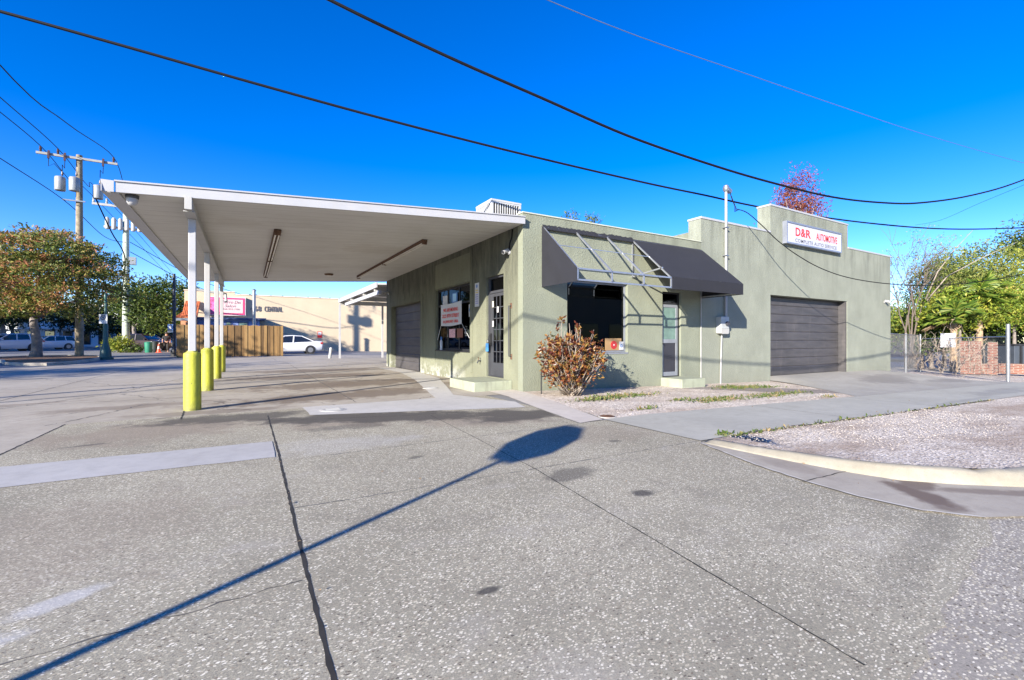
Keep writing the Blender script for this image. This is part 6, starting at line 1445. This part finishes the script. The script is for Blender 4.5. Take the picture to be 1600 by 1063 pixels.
for (x, y, h, r, l) in ((-23.7, -4.4, 9.0, .11, 'tall grey steel lamp post at the street corner left of the lot'), (-20.0, -3.4, 6.0, .06, 'shorter grey steel lamp post beside the tall one')):
    t = thing('lamp_post', l, 'lamp post', (x, y, 0), 'lamp posts left of the lot'); MB().tube([(x, y, -.2), (x, y, h)], [r, r * .7], 10).build('pole', GALV, t); MB().bar((x, y, h), (x + 1.6, y, h + .3), .07).build('arm', GALV, t); MB().obox((x + 1.9, y, h + .3), Vector((.35, 0, 0)), Vector((0, .14, 0)), Vector((0, 0, .06))).build('lamp_head', GALV, t, bevel=.03)
for (x, y, h, l) in ((-27, 3.5, 8.5, 'full green tree across the street, nearest the corner'), (-31, 10, 9, 'full green tree across the street, second from the corner'), (-33, 19, 9, 'full green tree across the street, third from the corner'), (-44, 34, 10, 'full green tree across the street, fourth from the corner'), (-25, 16.5, 8, 'lower green tree nearest the wooden fence across the street')):
    tree('roadside_tree', l, (x, y, 0), h * .4, [(x, y, h * .72, 3.0, 3.0, h * .28), (x + 1.5, y + 1, h * .6, 2.0, 2.0, h * .2), (x - 1.5, y - .6, h * .62, 2.1, 2.1, h * .2)], 90, 24, .42, .9, LEAF_GRN, .25, 'trees across the street')
for (x, y, w, dp, h, l) in ((-56, 48, 12, 24, 13, 'unseen cream four-storey block added across the street to shade the far pavement'), (-60, 79, 14, 32, 15, 'unseen cream five-storey block added farther up the street to shade the white building')):  # unseen blocks added and sized to shade the left street
    t = thing('shade_block', l, 'building', (x, y, 0)); MB().box(x - w / 2, x + w / 2, y - dp / 2, y + dp / 2, -.2, h).build('wall', BEIGE, t); MB().box(x - w / 2 - .2, x + w / 2 + .2, y - dp / 2 - .2, y + dp / 2 + .2, h + .002, h + .3).build('roof', ROOFW, t)
    for k in range(6):
        for z in range(int(h // 3)):
            yy = y - dp / 2 + (k + .5) * dp / 6; MB().box(x + w / 2 + .003, x + w / 2 + .06, yy - .8, yy + .8, z * 3 + .9, z * 3 + 2.3).build('window', CARGLASS, t)

for (x, y, w, dp, h, l, mm) in ((26, -34, 22, 10, 6.5, 'low cream shop block added across the road to mirror in the front window', BEIGE), (62, -36, 24, 10, 9, 'taller white shop block added farther along the road for the window reflection', SHADEW)):  # unseen blocks added only to give the shop window reflections
    t = thing('reflection_building', l, 'building', (x, y, 0)); MB().box(x - w / 2, x + w / 2, y - dp / 2, y + dp / 2, -.8, h).build('wall', mm, t); MB().box(x - w / 2 - .2, x + w / 2 + .2, y - dp / 2 - .2, y + dp / 2 + .2, h + .002, h + .3).build('roof', ROOFW, t)
    for k in range(5):
        xx = x - w / 2 + (k + .5) * w / 5; MB().box(xx - 1.4, xx + 1.4, y + dp / 2 + .003, y + dp / 2 + .06, .3, 2.8).build('window', CARGLASS, t)
for (x, y, h, l) in ((12, -27, 7.5, 'green tree added on the opposite kerb for the window reflection, left of two'), (40, -28, 8.5, 'green tree added on the opposite kerb for the window reflection, right of two')):  # unseen pair added for the shop window to reflect
    tree('roadside_tree', l, (x, y, 0), h * .4, [(x, y, h * .72, 2.6, 2.6, h * .28), (x + 1.3, y + 1, h * .6, 1.8, 1.8, h * .2)], 60, 24, .42, .9, LEAF_GRN, .22, 'trees across the street')

# ------------------------------------------------------------------ sky, sun, camera
w = bpy.data.worlds.new('World'); scene.world = w; w.use_nodes = True
nt = w.node_tree; nt.nodes.clear()
sky = nt.nodes.new('ShaderNodeTexSky'); sky.sky_type = 'NISHITA'; sky.sun_disc = False
sky.sun_elevation = SUN_EL; sky.sun_rotation = math.atan2(-SUND.x, -SUND.y)
sky.altitude = 0; sky.air_density = 0.75; sky.dust_density = 0.0; sky.ozone_density = 2.0
hs = N(nt, 'ShaderNodeHueSaturation', inp={'Hue': 0.518, 'Saturation': 1.45, 'Value': 1.0, 'Color': sky.outputs[0]})
bg = N(nt, 'ShaderNodeBackground', inp={'Color': mixc(nt, 1.0, hs.outputs[0], (1.0, 0.95, 1.0), 'MULTIPLY'), 'Strength': 0.122}); o = N(nt, 'ShaderNodeOutputWorld'); nt.links.new(bg.outputs[0], o.inputs[0])
sl = bpy.data.lights.new('Sun', 'SUN'); sl.energy = 5.0; sl.angle = math.radians(0.5); sl.color = (1.0, 0.93, 0.82)
so = bpy.data.objects.new('Sun', sl); col.objects.link(so); so.rotation_euler = SUND.to_track_quat('-Z', 'Y').to_euler(); so.location = (-30, -20, 30)
cam = bpy.data.cameras.new('Camera'); cam.sensor_width = 36; cam.lens = 36 * F / 1600; cam.clip_end = 2000; cam.clip_start = 0.05
co = bpy.data.objects.new('Camera', cam); col.objects.link(co); co.location = (CAMX, CAMY, H); co.rotation_euler = (PI / 2, 0, -YAW)
scene.camera = co
vs_ = scene.view_settings; vs_.view_transform = 'Standard'; vs_.look = 'None'; vs_.gamma = 1.0; vs_.exposure = 1.42; vs_.use_curve_mapping = False
scene.render.resolution_x = 1024; scene.render.resolution_y = 680
for o in bpy.data.objects:
    if '_base' in o: del o['_base']
